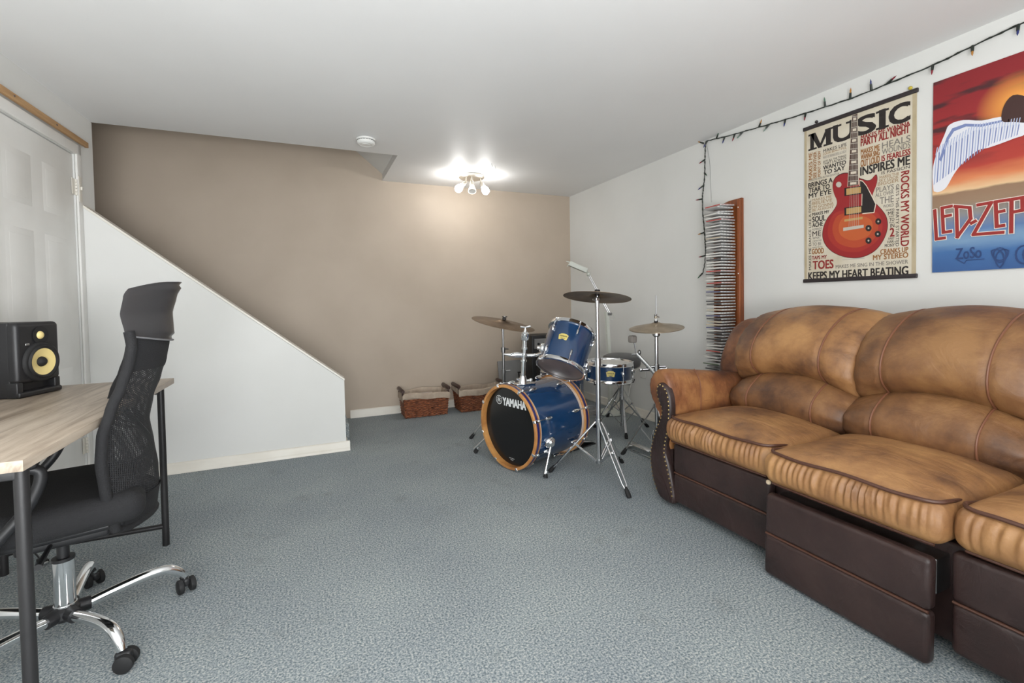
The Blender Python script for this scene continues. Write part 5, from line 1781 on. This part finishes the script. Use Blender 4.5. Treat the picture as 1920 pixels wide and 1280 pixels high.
put_text(b, 'ZoSo', *[qz(165, 1130)[0], qz(305, 1130)[0]], qz(165, 1185)[1], qz(165, 1125)[1], 0.0062, 6, P2T)
stroke([(165, 1180), (212, 1208), (225, 1190), (320, 1185)], 0.0018, 0.0062, 6)


def arc(cx, cy, r_, a0, a1, w_=0.0024):
    stroke([(cx + r_ * math.cos(a0 + (a1 - a0) * k / 16), cy - 1.12 * r_ * math.sin(a0 + (a1 - a0) * k / 16)) for k in range(17)], w_, 0.0062, 6)


arc(408, 1165, 36, 0, 2 * PI)
for k in range(3):
    a = PI / 2 + k * 2 * PI / 3
    arc(408 + 27 * math.cos(a), 1172 - 30 * math.sin(a), 46.8, a + PI / 2, a + 3 * PI / 2)
arc(540, 1165, 44, 0, 2 * PI, 0.0032)
arc(580, 1165, 44, 0, 2 * PI, 0.0032)
obj('emblems', b, AM, cl, world=True, smooth=False)

# ------------------------------------------------------------------ desk
dk = thing('desk', 'grey oak laminate desk on thin black metal legs along the left wall', 'desk', (-0.90, 2.04, 0))
DX0, DX1, DY0_, DY1_, DZT = -1.215, -0.598, 1.398, 2.692, 0.742
b = MB(); b.rbox((DX0, DY0_, DZT - 0.026), (DX1, DY1_, DZT), 0.0015, 1); obj('desktop', b, DESKW, dk, world=True)
for yy in (1.440, 2.555):
    for xx in (DX1 - 0.022, DX0 + 0.05):
        b = MB(); b.tube([(xx, yy, 0.0), (xx, yy, DZT - 0.0265)], 0.0138, 14); obj('leg', b, BLACKM, dk, world=True)
    b = MB(); b.tube([(DX0 + 0.05, yy, 0.088), (DX1 - 0.022, yy, 0.088)], 0.0115, 12); obj('crossbar', b, BLACKM, dk, world=True)
    b = MB(); b.rbox((DX0 + 0.05, yy - 0.012, DZT - 0.052), (DX1 - 0.022, yy + 0.012, DZT - 0.0265), 0.003); obj('top_rail', b, BLACKM, dk, world=True)

# ------------------------------------------------------------------ studio monitor on the desk
ms = thing('studio_monitor', 'black studio monitor speaker with a yellow woofer standing on the desk', 'speaker', (-0.985, 2.455, DZT + 0.001), math.radians(-18))
# local: front faces +x, width along y
Wm, Dm, Hm = 0.188, 0.235, 0.288
b = MB(); b.rbox((-Dm, -Wm / 2, 0), (-0.03, Wm / 2, Hm), 0.006, 2); obj('cabinet', b, BLACKP, ms)
b = MB(); b.rbox((-0.045, -Wm / 2 - .001, 0.052), (0.0, Wm / 2 + .001, Hm + .001), 0.018, 4); ff = obj('front_baffle', b, BLACKP, ms)
b = MB()
b.rbox((-0.045, -Wm / 2 - .001, -0.0), (0.004, Wm / 2 + .001, 0.022), 0.008, 3)
b.rbox((-0.045, -Wm / 2 - .001, 0.0), (-0.004, -Wm / 2 + 0.025, 0.06), 0.006, 2); b.rbox((-0.045, Wm / 2 - 0.025, 0.0), (-0.004, Wm / 2 + .001, 0.06), 0.006, 2)
obj('port_lip', b, BLACKP, ms)
YEL = mat('yellow_cone', S(226, 206, 140), 0.5)
FX = frame((0.001, 0, 0), (1, 0, 0))
WF = frame((0.0, 0.004, 0.130), (1, 0, 0))
b = MB()
b.lathe([(0.080, 0.000), (0.078, 0.006), (0.072, 0.010), (0.066, 0.010), (0.061, 0.016), (0.055, 0.013), (0.053, 0.011)], 40, 0, WF)
b.lathe([(0.053, 0.011), (0.020, 0.0006)], 40, 1, WF)
b.lathe([(0.020, 0.0006), (0.019, 0.006), (0.014, 0.013), (0.007, 0.017), (0, 0.018)], 24, 0, WF)
obj('woofer', b, [RUBBER, YEL], ff)
TW = frame((0.0, 0.004, 0.236), (1, 0, 0))
b = MB()
b.lathe([(0.033, 0.0), (0.0345, 0.003), (0.031, 0.0035), (0.016, 0.0012)], 32, 0, TW)
b.lathe([(0.016, 0.0012), (0.0135, 0.005), (0.008, 0.009), (0, 0.010)], 24, 1, TW)
obj('tweeter', b, [RUBBER, YEL], ff)
b = MB(); b.rbox((-0.001, -0.060, 0.199), (0.0015, -0.043, 0.207), 0.003, 2); obj('logo_plate', b, STEEL, ff)

# ------------------------------------------------------------------ office chair (local +y is the way it faces)
ch = thing('office_chair', 'black mesh office chair with a leather headrest and chrome five-star base at the desk', 'chair', (-0.755, 1.97, 0), math.radians(105.7))


def mesh_fabric(name, thick):
    m = bpy.data.materials.new(name)
    m.use_nodes = True
    nt = m.node_tree; L = nt.links.new
    bs = nt.nodes['Principled BSDF']
    bs.inputs['Base Color'].default_value = S(38, 38, 40); bs.inputs['Roughness'].default_value = 0.75
    tc = nt.nodes.new('ShaderNodeTexCoord'); sp = nt.nodes.new('ShaderNodeSeparateXYZ')
    mp_ = nt.nodes.new('ShaderNodeMapping'); mp_.inputs['Rotation'].default_value = (0, 0.5, 0)
    L(tc.outputs['Object'], mp_.inputs['Vector']); L(mp_.outputs['Vector'], sp.inputs[0])

    def wave(out, f):
        a = nt.nodes.new('ShaderNodeMath'); a.operation = 'MULTIPLY'; a.inputs[1].default_value = f
        L(out, a.inputs[0])
        s_ = nt.nodes.new('ShaderNodeMath'); s_.operation = 'SINE'
        L(a.outputs[0], s_.inputs[0])
        return s_.outputs[0]
    s1, s2 = wave(sp.outputs['X'], 1100), wave(sp.outputs['Z'], 620)
    mul = nt.nodes.new('ShaderNodeMath'); mul.operation = 'MULTIPLY'; L(s1, mul.inputs[0]); L(s2, mul.inputs[1])
    gt = nt.nodes.new('ShaderNodeMath'); gt.operation = 'GREATER_THAN'; gt.inputs[1].default_value = thick
    L(mul.outputs[0], gt.inputs[0])
    inv = nt.nodes.new('ShaderNodeMath'); inv.operation = 'SUBTRACT'; inv.inputs[0].default_value = 1.0; L(gt.outputs[0], inv.inputs[1])
    L(inv.outputs[0], bs.inputs['Alpha'])
    bp2 = nt.nodes.new('ShaderNodeBump'); bp2.inputs['Strength'].default_value = 0.4; bp2.inputs['Distance'].default_value = 0.002
    L(mul.outputs[0], bp2.inputs['Height']); L(bp2.outputs['Normal'], bs.inputs['Normal'])
    return m


MESHF = mesh_fabric('open_mesh_fabric', 0.52)
SEATF = mat('black_mesh_seat_fabric', S(26, 26, 28), 0.85, bump=(260, 0.6, 0.003))
CLEATH = mat('black_chair_leather', S(58, 57, 58), 0.33, bump=(120, 0.1, 0.002))
ZS = [0.36, 0.40, 0.46, 0.52, 0.61, 0.69, 0.77, 0.84, 0.90, 0.96, 1.00, 1.06, 1.12, 1.165, 1.18]
YE = [-0.130, -0.125, -0.112, -0.104, -0.097, -0.104, -0.128, -0.156, -0.174, -0.184, -0.178, -0.168, -0.178, -0.204, -0.222]
YS = [-0.240, -0.247, -0.256, -0.256, -0.246, -0.236, -0.250, -0.274, -0.290, -0.300, -0.296, -0.294, -0.308, -0.328, -0.345]
HWD = [0.190, 0.205, 0.222, 0.232, 0.240, 0.238, 0.225, 0.208, 0.196, 0.186, 0.182, 0.182, 0.180, 0.168, 0.150]


def interp(z, A):
    if z <= ZS[0]:
        return A[0]
    for i in range(len(ZS) - 1):
        if z <= ZS[i + 1]:
            t = (z - ZS[i]) / (ZS[i + 1] - ZS[i])
            t = t * t * (3 - 2 * t) * .5 + t * .5
            return A[i] + (A[i + 1] - A[i]) * t
    return A[-1]


def back_pt(s, z, off=0.0):
    y0, y1 = interp(z, YS), interp(z, YE)
    x = s * interp(z, HWD)
    return Vector((x, y0 + (y1 - y0) * (abs(s) ** 1.9) - off, z))


b = MB()
b.grid(33, 60, lambda u, v: back_pt(-0.93 + 1.86 * u, 0.385 + (1.0 - 0.385) * v))
obj('backrest_mesh', b, MESHF, ch)
b = MB()      # padded rim around the mesh
rim = [back_pt(-0.95, z) for z in [0.385 + 0.62 * k / 24 for k in range(25)]]
rim2 = [back_pt(0.95, z) for z in [1.005 - 0.62 * k / 24 for k in range(25)]]
bot = [back_pt(-0.95 + 1.9 * k / 12, 0.372 - 0.0 * k) for k in range(1, 12)]
b.tube(rim, 0.015, 10, smooth=2); b.tube(rim2, 0.015, 10, smooth=2)
b.tube([rim[0]] + bot + [rim2[-1]], 0.012, 10)
obj('backrest_frame', b, SEATF, ch)
b = MB()      # solid lower band of the back


def lower(u, v):
    return back_pt(-0.96 + 1.92 * u, 0.372 + 0.085 * v, 0.004)


b.grid(25, 5, lower)
obj('lower_band', b, SEATF, ch)
b = MB()
b.grid(25, 10, lambda u, v: back_pt(-0.90 + 1.8 * u, 0.875 + 0.11 * v, 0.002))
obj('upper_band', b, SEATF, ch)
b = MB()      # spine and crossed lumbar support behind the mesh
b.tube([Vector((0, -0.10, 0.385)), Vector((0, -0.19, 0.375)), back_pt(0, 0.43, -0.006), back_pt(0, 0.52, -0.009), back_pt(0, 0.60, -0.009), back_pt(0, 0.70, -0.009), back_pt(0, 0.80, -0.009), back_pt(0, 0.90, -0.009), back_pt(0, 0.98, -0.009)], 0.012, 10, smooth=5, flat=.6)
for s in (-1, 1):
    b.tube([back_pt(0.75 * s, 0.76, -0.010), back_pt(0.45 * s, 0.70, -0.010), back_pt(0.15 * s, 0.63, -0.010), back_pt(-0.15 * s, 0.58, -0.010), back_pt(-0.45 * s, 0.53, -0.010), back_pt(-0.75 * s, 0.49, -0.010)], 0.010, 8, smooth=5, flat=.7)
obj('lumbar_support', b, BLACKP, ch)
b = MB()      # headrest pad: front and back skins meeting at a rolled rim


def head(u, v):
    a = u * 2 * PI
    s = math.cos(a)
    th_ = 0.020 * math.sin(a) * (1 - 0.35 * abs(s) ** 3)
    zlo = 0.992 - 0.028 * (1 - s * s)
    zz = zlo + (1.172 - 0.030 * abs(s) ** 3.5 - zlo) * v
    p = back_pt(s, zz)
    tuck = 1.0 if 0.06 < v < 0.94 else 0.45
    p.y += th_ * tuck
    return p


b.grid(40, 20, head, closeu=True)
for j in (0, 19):
    b.f.append([i * 20 + j for i in range(40)]); b.m.append(0)
hr = obj('headrest', b, CLEATH, ch, angle=70)
b = MB()
b.tube([back_pt(-1.0 + 2.0 * k / 20, 0.990 - 0.028 * (1 - (-1 + k / 10) ** 2), 0.012) for k in range(21)], 0.003, 6)
obj('seam', b, mat('grey_stitching', S(110, 110, 112), .6), hr)
# seat
b = MB()


def seatfn(p):
    s, t = p.x / 0.25, (p.y - 0.03) / 0.25
    z = p.z
    if z > 0.45:
        z += 0.018 * (1 - s * s) * (1 - t * t) + 0.010 * abs(s) ** 3
    if t > 0:
        z -= 0.03 * t ** 3
    x = p.x * (1 - 0.10 * t * t)
    return Vector((x, p.y, z))


b.rbox((-0.25, -0.215, 0.410), (0.25, 0.285, 0.496), 0.042, 5, (10, 10, 3), fn=seatfn)
obj('seat', b, SEATF, ch, angle=70)
b = MB(); b.rbox((-0.19, -0.16, 0.388), (0.19, 0.22, 0.414), 0.012); b.rbox((-0.09, -0.12, 0.335), (0.09, 0.10, 0.37), 0.01)
b.tube([(-0.09, 0.02, 0.35), (-0.24, 0.03, 0.352)], [0.006, 0.009], 8)
obj('seat_pan', b, BLACKP, ch)
# armrests: closed plastic loops
for s in (-1, 1):
    b = MB()
    x = s * 0.292
    b.tube([(s * 0.20, 0.12, 0.39), (s * 0.262, 0.14, 0.395), (x, 0.20, 0.45), (x, 0.27, 0.56), (x, 0.285, 0.620), (x, 0.24, 0.650), (x, 0.13, 0.656), (x, 0.035, 0.648), (x, 0.010, 0.62), (x, 0.04, 0.54), (x, 0.11, 0.45), (s * 0.262, 0.13, 0.395)], 0.0145, 10, smooth=6, flat=1.0)
    b.rbox((x - 0.028, 0.012, 0.648), (x + 0.028, 0.285, 0.672), 0.012, 3)
    obj('armrest', b, BLACKP, ch)
# column and base
b = MB()
b.tube([(0, 0, 0.115), (0, 0, 0.262)], 0.0275, 24); b.tube([(0, 0, 0.10), (0, 0, 0.118)], 0.030, 24)
obj('gas_lift_sleeve', b, CHROME, ch)
b = MB(); b.tube([(0, 0, 0.262), (0, 0, 0.272)], 0.029, 20); b.tube([(0, 0, 0.272), (0, 0, 0.37)], 0.016, 16); obj('gas_lift_piston', b, BLACKP, ch)
b = MB(); b.lathe([(0, 0.070), (0.034, 0.070), (0.042, 0.082), (0.040, 0.105), (0.031, 0.114), (0, 0.115)], 30, 0)
for k in range(5):
    a = math.radians(24 - 105.7 + 72 * k)
    b.tube([(0.02 * math.cos(a), 0.02 * math.sin(a), 0.092), (0.062 * math.cos(a), 0.062 * math.sin(a), 0.091)], [0.024, 0.021], 12)
obj('hub', b, BLACKP, ch)
for k in range(5):
    a = math.radians(24 - 105.7 + 72 * k)
    M = Matrix.Rotation(a, 4, 'Z')
    b = MB()
    b.tube([(0.056, 0, 0.091), (0.15, 0, 0.106), (0.225, 0, 0.112), (0.275, 0, 0.106), (0.308, 0, 0.083), (0.325, 0, 0.056)], [0.016, 0.017, 0.0175, 0.0175, 0.016, 0.013], 14, T=M, smooth=5)
    lg = obj('base_leg', b, CHROME, ch)
    cst = M @ Matrix.Translation(Vector((0.328, 0, 0))) @ Matrix.Rotation(a * 1.7 + 0.9, 4, 'Z')
    b = MB()
    b.tube([(0, 0, 0.030), (0, 0, 0.060)], 0.008, 8, T=cst)
    b.rbox((-0.020, -0.012, 0.026), (0.024, 0.012, 0.056), 0.010, 3, T=cst)
    cs_ = obj('caster', b, BLACKP, lg)
    for s in (-1, 1):
        b = MB()
        b.lathe([(0, -0.010), (0.020, -0.010), (0.0255, -0.007), (0.0265, 0.0), (0.0255, 0.007), (0.020, 0.010), (0, 0.0105)], 24, 0, cst @ Matrix.Translation(Vector((0.008, s * 0.019, 0.0268))) @ Matrix.Rotation(PI / 2, 4, 'X'))
        for v in b.v:
            cs_mesh = None
        ob = obj('caster_wheel', b, RUBBER, lg)

# small cable with a plug lying under the desk
b = MB()
b.tube([(-1.24, 2.71, 0.006), (-1.18, 2.70, 0.030), (-1.12, 2.66, 0.034), (-1.075, 2.61, 0.014)], 0.0032, 6, smooth=6)
b.rbox((-0.032, -0.014, 0), (0.018, 0.014, 0.018), 0.004, T=Matrix.Translation(Vector((-1.06, 2.595, 0.002))) @ Matrix.Rotation(-0.9, 4, 'Z'))
b.rbox((0.018, -0.008, 0.005), (0.032, 0.008, 0.013), 0.001, 1, mi=1, T=Matrix.Translation(Vector((-1.06, 2.595, 0.002))) @ Matrix.Rotation(-0.9, 4, 'Z'))
top('power_cable', b, [BLACKP, STEEL], 'black cable with a small plug lying on the carpet under the desk', 'cable')

# ------------------------------------------------------------------ ceiling fixture and smoke detector
cf = thing('ceiling_spotlight', 'round nickel ceiling light with three glowing spot bulbs near the taupe wall', 'ceiling light', (1.442, 4.185, H))
b = MB(); b.lathe([(0, -0.002), (0.118, -0.002), (0.121, -0.008), (0.119, -0.018), (0.108, -0.026), (0.05, -0.030), (0.015, -0.031), (0.012, -0.037), (0, -0.038)], 48, 0); obj('canopy', b, NICKEL, cf)
BULB = mat('lit_bulb', (1, .93, .80, 1), 0.3, emit=((1.0, 0.985, 0.96, 1), BULB_STRENGTH))
BULB2 = mat('lit_reflector_bulb', (.9, .9, .88, 1), 0.15, emit=((1.0, 0.92, 0.80, 1), 1.6))
cfw = Vector((1.442, 4.185, H))
for (base, tip, lit) in (((1.378, 4.160, 2.236), (1.292, 4.155, 2.118), True), ((1.418, 4.115, 2.236), (1.398, 4.050, 2.085), False), ((1.520, 4.150, 2.236), (1.556, 4.120, 2.118), True)):
    A, Bq = Vector(base) - cfw, Vector(tip) - cfw
    d = (Bq - A).normalized()
    knee = A + Vector((0, 0, -0.035))
    b = MB()
    b.tube([A + Vector((0, 0, .006)), knee], 0.0065, 10)
    b.ball(knee, 0.010, 0, None, 10)
    k2 = knee + (Bq - knee) * 0.50
    b.tube([knee, knee + (Bq - knee) * 0.12, k2], [0.012, 0.020, 0.024], 18)
    sp_ = obj('lamp_holder', b, NICKEL, cf)
    b = MB()
    FT = frame(k2, Bq - knee)
    if lit:
        b.lathe([(0.018, 0.0), (0.028, 0.018), (0.034, 0.036), (0.034, 0.052), (0.028, 0.068), (0.014, 0.078), (0, 0.080)], 24, 0, FT)
        obj('bulb', b, BULB, sp_)
    else:
        b.lathe([(0.018, 0.0), (0.026, 0.02), (0.036, 0.055), (0.037, 0.064), (0.033, 0.064)], 24, 0, FT)
        b.lathe([(0.033, 0.063), (0.020, 0.058), (0, 0.056)], 24, 1, FT)
        obj('bulb', b, [BULB2, WHITEP], sp_)

sd = thing('smoke_detector', 'round white smoke detector on the ceiling by the stair opening', 'smoke detector', (0.412, 3.50, H))
b = MB(); b.lathe([(0, -0.001), (0.060, -0.001), (0.066, -0.004), (0.066, -0.014), (0.062, -0.017), (0.0, -0.017)], 40, 0); obj('base', b, WHITEP, sd)
b = MB(); b.lathe([(0, -0.017), (0.056, -0.0175), (0.062, -0.022), (0.062, -0.036), (0.056, -0.043), (0.045, -0.046), (0.043, -0.044), (0.030, -0.044), (0.028, -0.047), (0, -0.047)], 40, 0)
sb = obj('cover', b, WHITEP, sd)
b = MB()
for k in range(20):
    a = k * PI / 10
    b.rbox((0.0555, -0.006, -0.0205), (0.0625, 0.006, -0.0185), 0.0005, 1, T=Matrix.Rotation(a, 4, 'Z'))
obj('vent_slots', b, INK, sb)
for (x, y) in ((1.475, 3.75), (1.525, 3.80)):
    b = MB(); b.tube([(x, y, H - 0.0005), (x + .004, y, H - 0.022), (x + .010, y, H - 0.024)], 0.0018, 6)
    top('ceiling_nail', b, STEEL, 'small nail in the ceiling in front of the spotlight, %s of the two' % ('left' if x < 1.5 else 'right'), 'nail')
